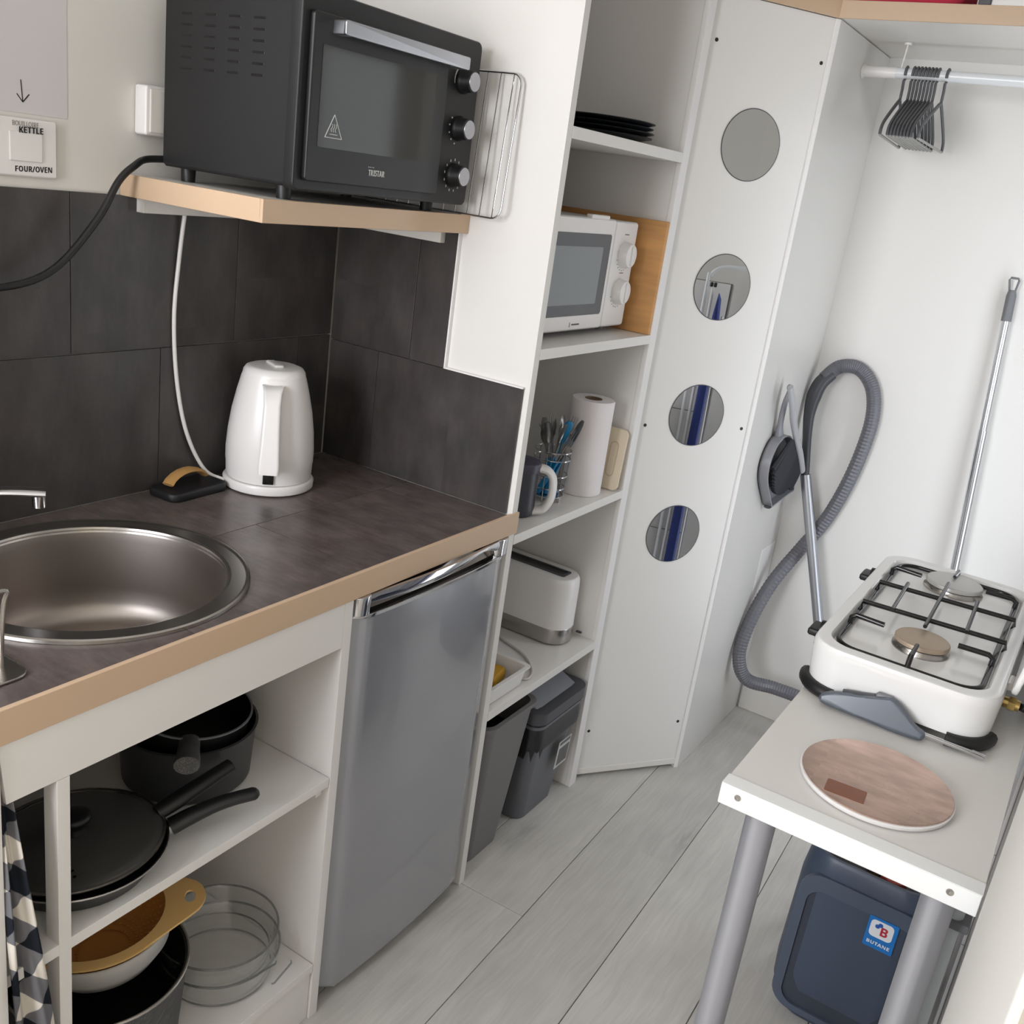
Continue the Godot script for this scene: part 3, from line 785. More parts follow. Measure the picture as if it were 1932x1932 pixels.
func make_pans() -> void:
	var sy := 0.53
	# frying pan with lid, near the divider
	var pc := Vector3(0.394, sy, 0.907)
	var pd := Vector3(0.46, 0, -0.888).normalized()
	var p := thing("frying_pan", "black frying pan with a long black handle under a dark glass lid", "pan", pc)
	var pa := Transform3D(Basis(), pc)
	part(p, "bowl", mb().lathe([Vector2(0, 0.001), Vector2(0.095, 0.001), Vector2(0.101, 0.004), Vector2(0.121, 0.036), Vector2(0.1235, 0.0385), Vector2(0.121, 0.039), Vector2(0.098, 0.007), Vector2(0, 0.005)], 56, pa), M.black)
	part(p, "rim", mb().tube(_ring(pc + Vector3(0, 0.038, 0), 0.1228, 56), 0.0012, 6, true), M.steel)
	part(p, "ferrule", mb().box(Vector3(0, 0, 0), Vector3(0.014, 0.014, 0.022), 0.003, axes(pc + pd * 0.126 + Vector3(0, 0.031, 0), pd, Vector3.UP)), M.alu)
	var hp := []
	for q in [[0.128, 0.031], [0.155, 0.042], [0.19, 0.053], [0.22, 0.058], [0.25, 0.06], [0.258, 0.06]]: hp.append(pc + pd * q[0] + Vector3.UP * q[1])
	part(p, "handle", mb().tube(spline(hp, 5), _taper([0.016, 0.0155, 0.0135, 0.0125, 0.0125, 0.006], 5), 12, false, Vector2(0.72, 1.0), Vector3.UP), M.black)
	var lc := pc + Vector3(-0.004, 0.042, 0)
	var la := Transform3D(Basis(Vector3(0.3, 0, 1).normalized(), 0.06), lc)
	var l := thing("pan_lid", "dark glass lid with a black knob and strainer holes on the frying pan", "lid", lc)
	part(l, "dome", mb().lathe([Vector2(0.118, 0.0), Vector2(0.114, 0.003), Vector2(0.105, 0.005), Vector2(0.095, 0.0055), Vector2(0.085, 0.007), Vector2(0.05, 0.011), Vector2(0.03, 0.012), Vector2(0.0, 0.0125)], 56, la), mat(rgb(66, 66, 64), 0.14))
	part(l, "rim", mb().lathe([Vector2(0.1165, -0.003), Vector2(0.1205, -0.002), Vector2(0.1215, 0.002), Vector2(0.118, 0.003), Vector2(0.1165, -0.003)], 56, la), M.steel)
	part(l, "knob", mb().lathe([Vector2(0, 0.011), Vector2(0.018, 0.011), Vector2(0.0165, 0.02), Vector2(0.0175, 0.026), Vector2(0.023, 0.031), Vector2(0.023, 0.036), Vector2(0.019, 0.04), Vector2(0, 0.042)], 28, la), M.black)
	var holes := mb()
	for i in 3:
		for j in 5:
			holes.lathe([Vector2(0, 0.0075), Vector2(0.0024, 0.0075), Vector2(0.0024, 0.0094), Vector2(0, 0.0094)], 8, la.translated_local(Vector3(0.055 + i * 0.011, -0.0005 - i * 0.0013, 0.046 - j * 0.011 + i * 0.004)))
	part(l, "strainer_hole", holes, M.blackgloss)
	# saucepan behind it, with a smaller pan nested inside
	var qc := Vector3(0.325, sy, 0.655)
	var s := thing("saucepan", "dark grey saucepan behind the frying pan on the cabinet shelf", "saucepan", qc)
	var qa := Transform3D(Basis(), qc)
	part(s, "pot", mb().lathe([Vector2(0, 0.001), Vector2(0.096, 0.001), Vector2(0.102, 0.008), Vector2(0.108, 0.098), Vector2(0.111, 0.1), Vector2(0.107, 0.101), Vector2(0.1, 0.012), Vector2(0, 0.008)], 56, qa), mat(rgb(48, 48, 50), 0.4))
	var nest := thing("small_saucepan", "small black saucepan nested inside the dark grey saucepan", "saucepan", qc + Vector3(0, 0.05, 0))
	var na := Transform3D(Basis(Vector3(0.2, 0, 1).normalized(), -0.05), qc + Vector3(0.0, 0.05, -0.006))
	part(nest, "pot", mb().lathe([Vector2(0, 0.001), Vector2(0.078, 0.001), Vector2(0.085, 0.01), Vector2(0.092, 0.068), Vector2(0.0945, 0.0695), Vector2(0.091, 0.07), Vector2(0.083, 0.013), Vector2(0, 0.006)], 48, na), M.black)
	part(nest, "rim", mb().lathe([Vector2(0.0915, 0.069), Vector2(0.0945, 0.069), Vector2(0.0945, 0.0715), Vector2(0.0915, 0.0715), Vector2(0.0915, 0.069)], 48, na), M.grey_pl)
	var nd := Vector3(0.72, 0, 0.69)
	part(nest, "handle", mb().tube(spline([na * (nd * 0.085 + Vector3(0, 0.062, 0)), na * (nd * 0.12 + Vector3(0, 0.066, 0)), na * (nd * 0.155 + Vector3(0, 0.075, 0)), na * (nd * 0.172 + Vector3(0, 0.078, 0))], 5), _taper([0.016, 0.017, 0.019, 0.019], 5), 14, false, Vector2(0.75, 1.0), Vector3.UP).map(Vector3(9, 0, 0), Vector3(0, 9, 9)), M.speckle, "speckled grey handle end")
	# the second long handle belongs to a flat griddle under the saucepan handle
	var g := thing("crepe_pan", "flat black crepe pan under the frying pan with its handle alongside", "pan", Vector3(0.352, sy + 0.001, 0.868))
	g.position = Vector3(0.39, 0.5385, 0.84)
	orgs[g] = g.position
	part(g, "handle", mb().tube(spline([Vector3(0.43, 0.577, 0.80), Vector3(0.438, 0.588, 0.765), Vector3(0.446, 0.602, 0.715), Vector3(0.45, 0.61, 0.678)], 5), _taper([0.014, 0.015, 0.0135, 0.0125], 5), 12, false, Vector2(0.75, 1.0), Vector3.UP), M.black)
	part(g, "plate", mb().lathe([Vector2(0, 0.0365), Vector2(0.098, 0.0365), Vector2(0.1, 0.038), Vector2(0.098, 0.04), Vector2(0, 0.039)], 48, Transform3D(Basis(), Vector3(0.394, 0.5305, 0.907))), M.black)

	# bottom of the cabinet: stock pot, bowl, colander, glass dishes
	var by := 0.13
	var bc := Vector3(0.345, by, 0.838)
	var st := thing("stock_pot", "large black pot with a grey speckled outside on the cabinet floor", "pot", bc)
	part(st, "wall", mb().lathe([Vector2(0, 0.001), Vector2(0.118, 0.001), Vector2(0.125, 0.006), Vector2(0.1365, 0.143), Vector2(0.1395, 0.147)], 56, Transform3D(Basis(), bc)).map(Vector3(6, 0, 0), Vector3(0, 6, 6)), M.speckle)
	part(st, "lining", mb().lathe([Vector2(0.1365, 0.146), Vector2(0.1325, 0.145), Vector2(0.121, 0.01), Vector2(0, 0.008)], 56, Transform3D(Basis(), bc)), M.black)
	part(st, "rim", mb().tube(_ring(bc + Vector3(0, 0.147, 0), 0.138, 56), 0.0026, 8, true), M.steel)
	var ba := Transform3D(Basis(Vector3(0.7, 0, 0.7).normalized(), 0.1), Vector3(0.325, by + 0.163, 0.815))
	var bw := thing("mixing_bowl", "white plastic bowl resting in the big black pot", "bowl", ba.origin)
	part(bw, "bowl", mb().lathe([Vector2(0, -0.045), Vector2(0.055, -0.045), Vector2(0.085, -0.028), Vector2(0.103, -0.002), Vector2(0.111, 0.033), Vector2(0.109, 0.034), Vector2(0.10, 0.0), Vector2(0.08, -0.025), Vector2(0, -0.042)], 56, ba), mat(rgb(206, 204, 200), 0.35))
	var co := thing("colander", "pale yellow plastic colander with an eyelet tab sitting in the white bowl", "colander", ba.origin + Vector3(0, 0.03, 0))
	var yel := mat(rgb(232, 190, 122), 0.4)
	yel.backlight_enabled = true
	yel.backlight = rgb(120, 80, 30)
	part(co, "basket", mb().lathe([Vector2(0.106, 0.047), Vector2(0.102, 0.046), Vector2(0.094, 0.02), Vector2(0.075, -0.008), Vector2(0.045, -0.024), Vector2(0, -0.028)], 56, ba), mat(rgb(196, 134, 66), 0.45))
	part(co, "rim", mb().lathe([Vector2(0.1, 0.0455), Vector2(0.118, 0.0445), Vector2(0.1195, 0.047), Vector2(0.117, 0.049), Vector2(0.1, 0.0485), Vector2(0.1, 0.0455)], 56, ba), yel)
	var td := Vector2(0.62, -0.785)
	var out := PackedVector2Array()
	var inn := PackedVector2Array()
	var cloud := PackedVector2Array()
	for i in 40:
		var a := TAU * i / 40.0
		cloud.append(Vector2(0.122 + 0.04 * cos(a), 0.046 * sin(a)))
		var e := -1.0 + 2.0 * i / 39.0
		cloud.append(Vector2(cos(e), sin(e)) * 0.1175)
	var hull := Geometry2D.convex_hull(cloud)
	for i in 40:
		var q := Vector2(cos(TAU * i / 40.0), sin(TAU * i / 40.0))
		var h2 := Vector2(0.138, 0.0)
		var p2 := h2
		while Geometry2D.is_point_in_polygon(p2, hull) and p2.length() > 0.106: p2 += q * 0.0006
		var i2 := h2 + Vector2(q.x * 0.0085, q.y * 0.0145)
		out.append(Vector2(p2.x * td.x - p2.y * td.y, p2.x * td.y + p2.y * td.x))
		inn.append(Vector2(i2.x * td.x - i2.y * td.y, i2.x * td.y + i2.y * td.x))
	part(co, "tab", mb().frame(out, inn, 0.0035, ba * Transform3D(Basis(Vector3(1, 0, 0), Vector3(0, 0, 1), Vector3(0, -1, 0)), Vector3(0, 0.049, 0))), yel)
	var pits := mb()
	for i in 9:
		for j in 40:
			var k := 0.15 + 0.08 * i
			var r := 0.104 * pow(k, 0.5)
			var a := TAU * (j + 0.5 * (i % 2)) / 40.0
			var y := -0.028 + 0.07 * pow(r / 0.104, 2.6)
			pits.box(Vector3(r * cos(a), y + 0.0012, r * sin(a)), Vector3(0.0035, 0.0012, 0.0035), 0.0, ba)
	var po := part(co, "drain_hole", pits, mat(rgb(196, 134, 66), 0.45))
	po.set_meta("kind", "stuff")
	var gm := mat(Color(0.80, 0.84, 0.82, 0.03), 0.04)
	gm.transparency = BaseMaterial3D.TRANSPARENCY_ALPHA
	var ge := mat(Color(0.30, 0.32, 0.31, 0.4), 0.08)
	ge.transparency = BaseMaterial3D.TRANSPARENCY_ALPHA
	for k in 2:
		var gc := Vector3(0.388 - 0.006 * k, by + 0.002 + 0.034 * k, 0.622)
		var di := thing("glass_dish", ["clear round glass baking dish, lower of two stacked beside the black pot", "clear round glass baking dish, upper of two stacked beside the black pot"][k], "dish", gc, "stacked glass baking dishes")
		part(di, "bowl", mb().lathe([Vector2(0, 0.0), Vector2(0.085, 0.0), Vector2(0.093, 0.004), Vector2(0.1015, 0.05), Vector2(0.105, 0.054), Vector2(0.1015, 0.0555), Vector2(0.097, 0.05), Vector2(0.089, 0.008), Vector2(0.083, 0.004), Vector2(0, 0.004)], 56, Transform3D(Basis(), gc)), gm)
		part(di, "rim", mb().tube(_ring(gc + Vector3(0, 0.0545, 0), 0.1035, 56), 0.0021, 8, true), ge)
		part(di, "base_edge", mb().tube(_ring(gc + Vector3(0, 0.003, 0), 0.0905, 56), 0.0016, 8, true), ge)
		for s2 in [0, 1]:
			var th := PackedVector2Array()
			for i in 9:
				var a := (-0.42 + 0.105 * i)
				th.append(Vector2(cos(a), sin(a)) * 0.1)
			th.append(Vector2(0.128, 0.03)); th.append(Vector2(0.131, 0.026)); th.append(Vector2(0.131, -0.026)); th.append(Vector2(0.128, -0.03))
			var edge := []
			for i in [9, 10, 11, 12]: edge.append(Transform3D(Basis(Vector3.UP, 0.2 - 0.35 * k + PI * s2), gc + Vector3(0, 0.0485, 0)) * Vector3(th[i].x, 0, -th[i].y))
			part(di, "handle_edge", mb().tube(edge, 0.0017, 6), ge)
			part(di, "handle", mb().prism(th, 0.005, Transform3D(Basis(Vector3.UP, 0.2 - 0.35 * k + PI * s2), gc + Vector3(0, 0.046, 0)) * Transform3D(Basis(Vector3(1, 0, 0), Vector3(0, 0, -1), Vector3(0, 1, 0)), Vector3.ZERO), 0.0015), gm)

func _ring(c: Vector3, r: float, n := 32) -> Array:
	var o := []
	for i in n: o.append(c + Vector3(cos(TAU * i / n), 0, sin(TAU * i / n)) * r)
	return o

func _taper(v: Array, n: int) -> Array:
	var o := []
	for i in v.size() - 1:
		for k in n: o.append(lerpf(v[i], v[i + 1], float(k) / n))
	o.append(v[-1])
	return o

func make_towel() -> void:
	var b := mb()
	b.smooth = 80.0
	var rows := 48
	var cols := 44
	var g := []
	for i in rows + 1:
		var k := i / float(rows)
		var w := lerpf(0.014, 0.066, smoothstep(-0.1, 1.0, k))
		var row := []
		for j in cols + 1:
			var u := j / float(cols)
			var z := 1.0835 - w * u
			var fold := (0.003 + 0.011 * k) * sin(u * 8.0 + 2.6 * k) + 0.003 * sin(u * 17.0 - 5.0 * k)
			row.append(Vector3(0.5 + 0.03 * k + fold, 0.80 - 0.57 * k + 0.03 * u * (1.0 - k), z))
		g.append(row)
	for i in rows:
		for j in cols:
			b.quad(g[i][j], g[i + 1][j], g[i + 1][j + 1], g[i][j + 1])
			var o := Vector3(-0.002, 0, 0)
			b.quad(g[i][j] + o, g[i][j + 1] + o, g[i + 1][j + 1] + o, g[i + 1][j] + o)
	b.map(Vector3(0, 8.0, 15.0), Vector3(0, 13.0, -13.5))
	var t := thing("tea_towel", "black and white gingham tea towel hanging at the end of the base cabinet", "towel", Vector3(0.53, 0.235, 1.05))
	part(t, "cloth", b, M.gingham)
	part(t, "hanging_loop", mb().tube(spline([Vector3(0.5, 0.80, 1.078), Vector3(0.498, 0.822, 1.08), Vector3(0.494, 0.824, 1.082), Vector3(0.492, 0.81, 1.0835)], 5), 0.0015, 6), M.black)

func make_shelves() -> void:
	var u := thing("shelf_unit", "tall white open shelf unit between the partition and the mirror panel", "shelf unit", Vector3(0.25, 0, -0.25))
	part(u, "partition", mb().span(Vector3(0.001, 0.0, 0.0), Vector3(0.5085, 2.4985, 0.02), 0.0006), M.laminate)
	part(u, "side_panel", mb().span(Vector3(0.001, 0, -0.516), Vector3(0.5, 1.962, -0.498), 0.0006), M.laminate)
	part(u, "front_strip", mb().span(Vector3(0.4955, 0, -0.531), Vector3(0.509, 1.962, -0.4965), 0.001), M.white_pl)
	part(u, "back_panel", mb().span(Vector3(0.001, 0.0, -0.498), Vector3(0.006, 2.49, -0.0005)), M.laminate)
	for y in [1.63, 1.231, 0.852, 0.441]:
		part(u, "shelf", mb().span(Vector3(0.0065, y - 0.021, -0.4975), Vector3(0.5095, y, -0.0005), 0.0006), M.laminate)
	part(u, "back_rail", mb().span(Vector3(0.0065, 1.56, -0.4975), Vector3(0.018, 1.608, -0.0005), 0.001), M.laminate)

	# plates and bowls on the top shelf
	var bk := mat(rgb(38, 40, 44), 0.35)
	for i in 4:
		var c := Vector3(0.372 + 0.003 * (i % 2), 1.6305 + 0.0095 * i, -0.362)
		var p := thing("dinner_plate", ["black stoneware plate, lowest of the wide stack on the top shelf", "black stoneware plate, second from below in the wide stack", "black stoneware plate, third from below in the wide stack", "black stoneware plate on top of the wide stack"][i], "plate", c, "black plates stacked on the top shelf")
		part(p, "dish", mb().lathe([Vector2(0, 0.0), Vector2(0.062, 0.0), Vector2(0.066, 0.003), Vector2(0.085, 0.007), Vector2(0.108, 0.0125), Vector2(0.1095, 0.014), Vector2(0.108, 0.0152), Vector2(0.082, 0.0102), Vector2(0.062, 0.006), Vector2(0, 0.006)], 56, Transform3D(Basis(), c)), bk)
	for i in 4:
		var c := Vector3(0.325, 1.6305 + 0.0165 * i, -0.128)
		var p := thing("bowl", ["small black bowl, lowest of the stack beside the partition", "small black bowl, second from below in the stack beside the partition", "small black bowl, third from below in the stack beside the partition", "small black bowl on top of the stack beside the partition"][i], "bowl", c, "black bowls stacked on the top shelf")
		part(p, "dish", mb().lathe([Vector2(0, 0.0), Vector2(0.045, 0.0), Vector2(0.048, 0.003), Vector2(0.08, 0.014), Vector2(0.096, 0.024), Vector2(0.0975, 0.0255), Vector2(0.0955, 0.0262), Vector2(0.078, 0.0175), Vector2(0.045, 0.0062), Vector2(0, 0.006)], 48, Transform3D(Basis(), c)), bk)

	# microwave
	var X := 0.447
	var m := thing("microwave", "white microwave oven with two dials on the shelf below the plates", "microwave", Vector3(0.28, 1.231, -0.232))
	part(m, "case", mb().span(Vector3(0.13, 1.243, -0.452), Vector3(X - 0.02, 1.472, -0.012), 0.004), M.white_pl)
	var fx := axes(Vector3.ZERO, Vector3(0, 0, -1), Vector3.UP)
	part(m, "control_panel", mb().prism(rrect(0.11, 0.228, 0.008, 4, Vector2(0.404, 1.3585)), 0.024, fx.translated(Vector3(X - 0.021, 0, 0)), 0.003), M.white_pl)
	var d := part(m, "door", mb().prism(rrect(0.331, 0.231, 0.006, 4, Vector2(0.182, 1.3595)), 0.024, fx.translated(Vector3(X - 0.02, 0, 0)), 0.003), M.white_pl)
	part(d, "window_border", mb().prism(rrect(0.272, 0.168, 0.006, 4, Vector2(0.197, 1.3595)), 0.002, fx.translated(Vector3(X + 0.0032, 0, 0)), 0.0005), mat(rgb(78, 80, 84), 0.25))
	part(d, "window", mb().prism(rrect(0.222, 0.118, 0.003, 3, Vector2(0.189, 1.358)), 0.001, fx.translated(Vector3(X + 0.0048, 0, 0))), mat(rgb(128, 133, 137), 0.2))
	part(d, "maker_mark", mb().span(Vector3(X + 0.0038, 1.2555, -0.245), Vector3(X + 0.0046, 1.2585, -0.212)).span(Vector3(X + 0.0038, 1.252, -0.2045), Vector3(X + 0.0046, 1.262, -0.203)), M.dark_pl)
	part(d, "latch_tab", mb().span(Vector3(X - 0.012, 1.472, -0.315), Vector3(X + 0.003, 1.4815, -0.235), 0.002), M.white_pl)
	for y in [1.402, 1.322]:
		var kx := axes(Vector3(X + 0.002, y, -0.408), Vector3(0, 0, -1), Vector3(1, 0, 0))
		var kn := part(m, "dial", mb().lathe([Vector2(0, 0), Vector2(0.029, 0), Vector2(0.028, 0.008), Vector2(0.0255, 0.019), Vector2(0.024, 0.0205), Vector2(0, 0.021)], 36, kx), M.white_pl)
		part(kn, "grip", mb().box(Vector3(0, 0.022, 0), Vector3(0.008, 0.006, 0.042), 0.002, kx), M.white_pl)
		var mk := mb()
		for j in 9:
			var a := 0.4 + 0.3 * j
			mk.box(Vector3(0.034 * cos(a), 0.0015, 0.034 * sin(a)), Vector3(0.0018, 0.0008, 0.0018), 0.0, kx)
		part(m, "dial_marks", mk, M.faint_ink)
	part(m, "caption", mb().span(Vector3(X + 0.0029, 1.4445, -0.418), Vector3(X + 0.0035, 1.4462, -0.398)).span(Vector3(X + 0.0029, 1.362, -0.418), Vector3(X + 0.0035, 1.3635, -0.4)), M.dark_pl)
	for q in [[0.17, -0.05], [0.17, -0.42], [0.41, -0.05], [0.41, -0.42]]:
		part(m, "foot", mb().lathe([Vector2(0, 1.231), Vector2(0.011, 1.231), Vector2(0.011, 1.245), Vector2(0, 1.245)], 14, Transform3D(Basis(), Vector3(q[0], 0, q[1]))), M.grey_pl)
	solo("plywood_board", "orange-brown plywood board standing against the shelf side beside the microwave", "board", mb().span(Vector3(0.02, 1.2315, -0.4965), Vector3(0.507, 1.483, -0.484), 0.0008).map(Vector3(3, 0, 0), Vector3(0, 3.4, 0)), M.plywood, Vector3(0.26, 1.2315, -0.49))

	# kitchen roll, basket of cutlery, jug and cutting board
	var sy := 0.852
	var rc := Vector3(0.442, sy, -0.393)
	var kr := thing("kitchen_roll", "white kitchen paper roll standing on the shelf beside the cutlery basket", "paper roll", rc)
	part(kr, "roll", mb().lathe([Vector2(0.0205, 0.002), Vector2(0.049, 0.0005), Vector2(0.0505, 0.003), Vector2(0.0505, 0.222), Vector2(0.049, 0.225), Vector2(0.0205, 0.2245), Vector2(0.0205, 0.002)], 48, Transform3D(Basis(), rc)), mat(rgb(232, 226, 226), 0.9))
	part(kr, "core", mb().lathe([Vector2(0.0185, 0.001), Vector2(0.0203, 0.001), Vector2(0.0203, 0.2255), Vector2(0.0185, 0.2255), Vector2(0.0185, 0.001)], 32, Transform3D(Basis(), rc)), mat(rgb(128, 106, 88), 0.9))
	var cbx := axes(Vector3(0.445, sy + 0.0005, -0.468), Vector3(1, 0, 0), Vector3(0, 1, -0.09))
	var cb := thing("cutting_board", "beige plastic cutting board leaning behind the kitchen roll", "cutting board", Vector3(0.445, sy, -0.475))
	part(cb, "board", mb().prism(rrect(0.125, 0.15, 0.014, 5, Vector2(0, 0.076)), 0.007, cbx, 0.0015), mat(rgb(218, 203, 178), 0.45))
	part(cb, "handle_groove", mb().frame(rrect(0.022, 0.086, 0.0105, 5, Vector2(0.034, 0.076)), rrect(0.017, 0.081, 0.008, 5, Vector2(0.034, 0.076)), 0.0012, cbx.translated_local(Vector3(0, 0, 0.0068))), mat(rgb(190, 172, 146), 0.5))
	var bc := Vector3(0.425, sy, -0.268)
	var bs := thing("cutlery_basket", "round chrome wire basket full of blue-handled cutlery on the shelf", "basket", bc)
	for q in [[0.042, 0.118], [0.0415, 0.1], [0.0395, 0.062], [0.0378, 0.033], [0.0365, 0.014]]:
		part(bs, "hoop", mb().tube(_ring(bc + Vector3(0, q[1], 0), q[0], 36), 0.0014, 6, true), M.chrome)
	for i in 6:
		var a := TAU * i / 6.0 + 0.3
		var dd := Vector3(cos(a), 0, sin(a))
		part(bs, "upright", mb().tube([bc + dd * 0.0365 + Vector3.UP * 0.006, bc + dd * 0.042 + Vector3.UP * 0.119], 0.0012, 6), M.chrome)
	part(bs, "floor_disc", mb().lathe([Vector2(0, 0.012), Vector2(0.036, 0.012), Vector2(0.036, 0.0135), Vector2(0, 0.0135)], 28, Transform3D(Basis(), bc)), M.chrome)
	for i in 3:
		var a := TAU * i / 3.0
		part(bs, "foot", mb().lathe([Vector2(0, 0.0), Vector2(0.003, 0.0), Vector2(0.003, 0.012), Vector2(0, 0.013)], 10, Transform3D(Basis(), bc + Vector3(cos(a), 0, sin(a)) * 0.033)), M.chrome)
	var rg := RandomNumberGenerator.new()
	rg.seed = 8
	var steel := mat(rgb(160, 158, 156), 0.28, 1.0)
	for i in 12:
		var kind: int = [0, 1, 0, 1, 2, 0, 1, 0, 1, 0, 1, 0][i]
		var a := TAU * i / 12.0 + 0.2
		var foot := bc + Vector3(cos(a + 2.6), 0, sin(a + 2.6)) * rg.randf_range(0.008, 0.024) + Vector3.UP * 0.0145
		var top := bc + Vector3(cos(a), 0, sin(a)) * rg.randf_range(0.035, 0.062) + Vector3.UP * rg.randf_range(0.165, 0.2)
		if kind == 2: top = bc + Vector3(0.022, 0.185, -0.016)
		var up := (top - foot).normalized()
		var sd := up.cross(Vector3(rg.randf_range(-1, 1), 0, rg.randf_range(-1, 1)).normalized()).normalized()
		var ax := Transform3D(Basis(sd, up, sd.cross(up)), foot)
		var ln := (top - foot).length()
		var th := thing(["fork", "spoon", "table_knife"][kind], ["steel fork with a blue handle standing tines up in the wire basket", "steel spoon with a blue handle standing bowl up in the wire basket", "table knife standing blue handle up in the wire basket"][kind], ["fork", "spoon", "knife"][kind], foot, ["forks in the wire basket", "spoons in the wire basket", ""][kind])
		if kind == 2:
			part(th, "blade", mb().prism(rrect(0.014, 0.1, 0.006, 3, Vector2(0, 0.05)), 0.0015, ax), steel)
			part(th, "handle", mb().tube([ax * Vector3(0, 0.095, 0), ax * Vector3(0, 0.15, 0), ax * Vector3(0, ln - 0.004, 0), ax * Vector3(0, ln, 0)], [0.0075, 0.0085, 0.0095, 0.006], 10, false, Vector2(1.0, 0.62), sd), M.blue_pl)
			continue
		part(th, "handle", mb().tube([ax * Vector3(0, 0, 0), ax * Vector3(0, 0.006, 0), ax * Vector3(0, 0.085, 0)], [0.005, 0.0075, 0.0052], 10, false, Vector2(1.0, 0.55), sd), M.blue_pl)
		if kind == 1:
			part(th, "neck", mb().tube([ax * Vector3(0, 0.084, 0), ax * Vector3(0, ln - 0.05, 0)], 0.002, 6), steel)
			var bl := []
			for k in 9:
				var f := k / 8.0
				var wd := 0.0155 * sqrt(maxf(0.01, sin(PI * (0.06 + 0.88 * f))))
				var rr := PackedVector3Array()
				for p in [[-1.0, 0.0], [-0.6, -0.006], [0.0, -0.0085], [0.6, -0.006], [1.0, 0.0], [0.6, -0.0045], [0.0, -0.007], [-0.6, -0.0045]]: rr.append(ax * Vector3(p[0] * wd, ln - 0.052 + 0.052 * f, p[1] * wd / 0.0155))
				bl.append(rr)
			part(th, "bowl", mb().loft(bl), steel)
		else:
			var fk := mb().tube([ax * Vector3(0, 0.084, 0), ax * Vector3(0, ln - 0.06, 0)], 0.002, 6)
			fk.prism(PackedVector2Array([Vector2(-0.004, ln - 0.066), Vector2(0.004, ln - 0.066), Vector2(0.0105, ln - 0.05), Vector2(0.0105, ln - 0.04), Vector2(-0.0105, ln - 0.04), Vector2(-0.0105, ln - 0.05)]), 0.0015, ax)
			part(th, "neck", fk, steel)
			for k in 4:
				part(th, "tine", mb().tube([ax * Vector3(-0.0089 + k * 0.0059, ln - 0.041, 0.0008), ax * Vector3(-0.0089 + k * 0.0059, ln - 0.02, 0.002), ax * Vector3(-0.0089 + k * 0.0059, ln, -0.001)], [0.0014, 0.0013, 0.0006], 5), steel)
	var jc := Vector3(0.432, sy, -0.122)
	var j := thing("jug", "white plastic jug with a dark lid and barcode label behind the partition edge", "jug", jc)
	part(j, "body", mb().lathe([Vector2(0, 0.001), Vector2(0.036, 0.001), Vector2(0.04, 0.006), Vector2(0.041, 0.09), Vector2(0.0385, 0.1), Vector2(0, 0.1)], 40, Transform3D(Basis(), jc)), mat(rgb(58, 58, 66), 0.4))
	part(j, "lid", mb().lathe([Vector2(0, 0.1), Vector2(0.043, 0.1), Vector2(0.0435, 0.116), Vector2(0.04, 0.12), Vector2(0.02, 0.124), Vector2(0, 0.124)], 40, Transform3D(Basis(), jc)), mat(rgb(62, 58, 74), 0.4))
	var jd := Vector3(0.83, 0, -0.56).normalized()
	var js := Vector3(jd.z, 0, -jd.x)
	var hr := []
	for q in [[0.036, 0.106], [0.056, 0.103], [0.07, 0.088], [0.074, 0.062], [0.071, 0.038], [0.058, 0.016], [0.034, 0.0095]]: hr.append(jc + jd * q[0] + Vector3.UP * q[1])
	part(j, "handle", mb().tube(spline(hr, 5), 0.0145, 12, false, Vector2(1.2, 0.62), js), M.white_pl, "broad white handle")
	part(j, "barcode_label", mb().box(Vector3(0, 0.045, 0.0412), Vector3(0.022, 0.016, 0.0012), 0.0, Transform3D(Basis(js, Vector3.UP, jd) * Basis(Vector3.UP, 0.55), jc)), M.white_pl)
	var bars := mb()
	for k in 9: bars.box(Vector3(-0.0085 + 0.0021 * k, 0.046, 0.0419), Vector3(0.0009 + 0.0004 * (k % 3), 0.009, 0.0006), 0.0, Transform3D(Basis(js, Vector3.UP, jd) * Basis(Vector3.UP, 0.55), jc))
	part(j, "barcode", bars, M.ink)

	# toaster, tool tray and bins
	var ty := 0.441
	var t := thing("toaster", "white one-slot toaster with a brushed metal base band", "toaster", Vector3(0.3, ty, -0.428))
	var shape := PackedVector2Array()
	for p in rrect(0.33, 0.108, 0.05, 8): shape.append(p)
	part(t, "base_band", mb().prism(shape, 0.04, lying(Vector3(0.298, ty + 0.004, -0.43)), 0.002), M.steel, "brushed metal band")
	var bd := mb()
	bd.smooth = 45.0
	var rs := []
	for q in [[0.044, 1.0], [0.15, 0.99], [0.168, 0.97], [0.176, 0.91], [0.178, 0.86]]:
		var ring := PackedVector3Array()
		for p in shape: ring.append(Vector3(0.298 + p.x * (1.0 - (1.0 - q[1]) * 0.4), ty + q[0], -0.43 - p.y * q[1]))
		rs.append(ring)
	part(t, "housing", bd.loft(rs), M.white_pl)
	part(t, "slot", mb().frame(rrect(0.27, 0.042, 0.005, 3), rrect(0.258, 0.03, 0.003, 3), 0.003, lying(Vector3(0.298, ty + 0.1775, -0.43))), M.dark_pl)
	part(t, "slot_well", mb().prism(rrect(0.258, 0.03, 0.003, 3), 0.0012, lying(Vector3(0.298, ty + 0.1775, -0.43))), M.black)
	part(t, "crumb_tray_tab", mb().span(Vector3(0.455, ty + 0.012, -0.49), Vector3(0.47, ty + 0.016, -0.482), 0.001), M.dark_pl)
	for q in [[0.2, -0.46], [0.2, -0.4], [0.42, -0.46], [0.42, -0.4]]:
		part(t, "foot", mb().lathe([Vector2(0, ty), Vector2(0.008, ty), Vector2(0.008, ty + 0.005), Vector2(0, ty + 0.005)], 12, Transform3D(Basis(), Vector3(q[0], 0, q[1]))), M.black)
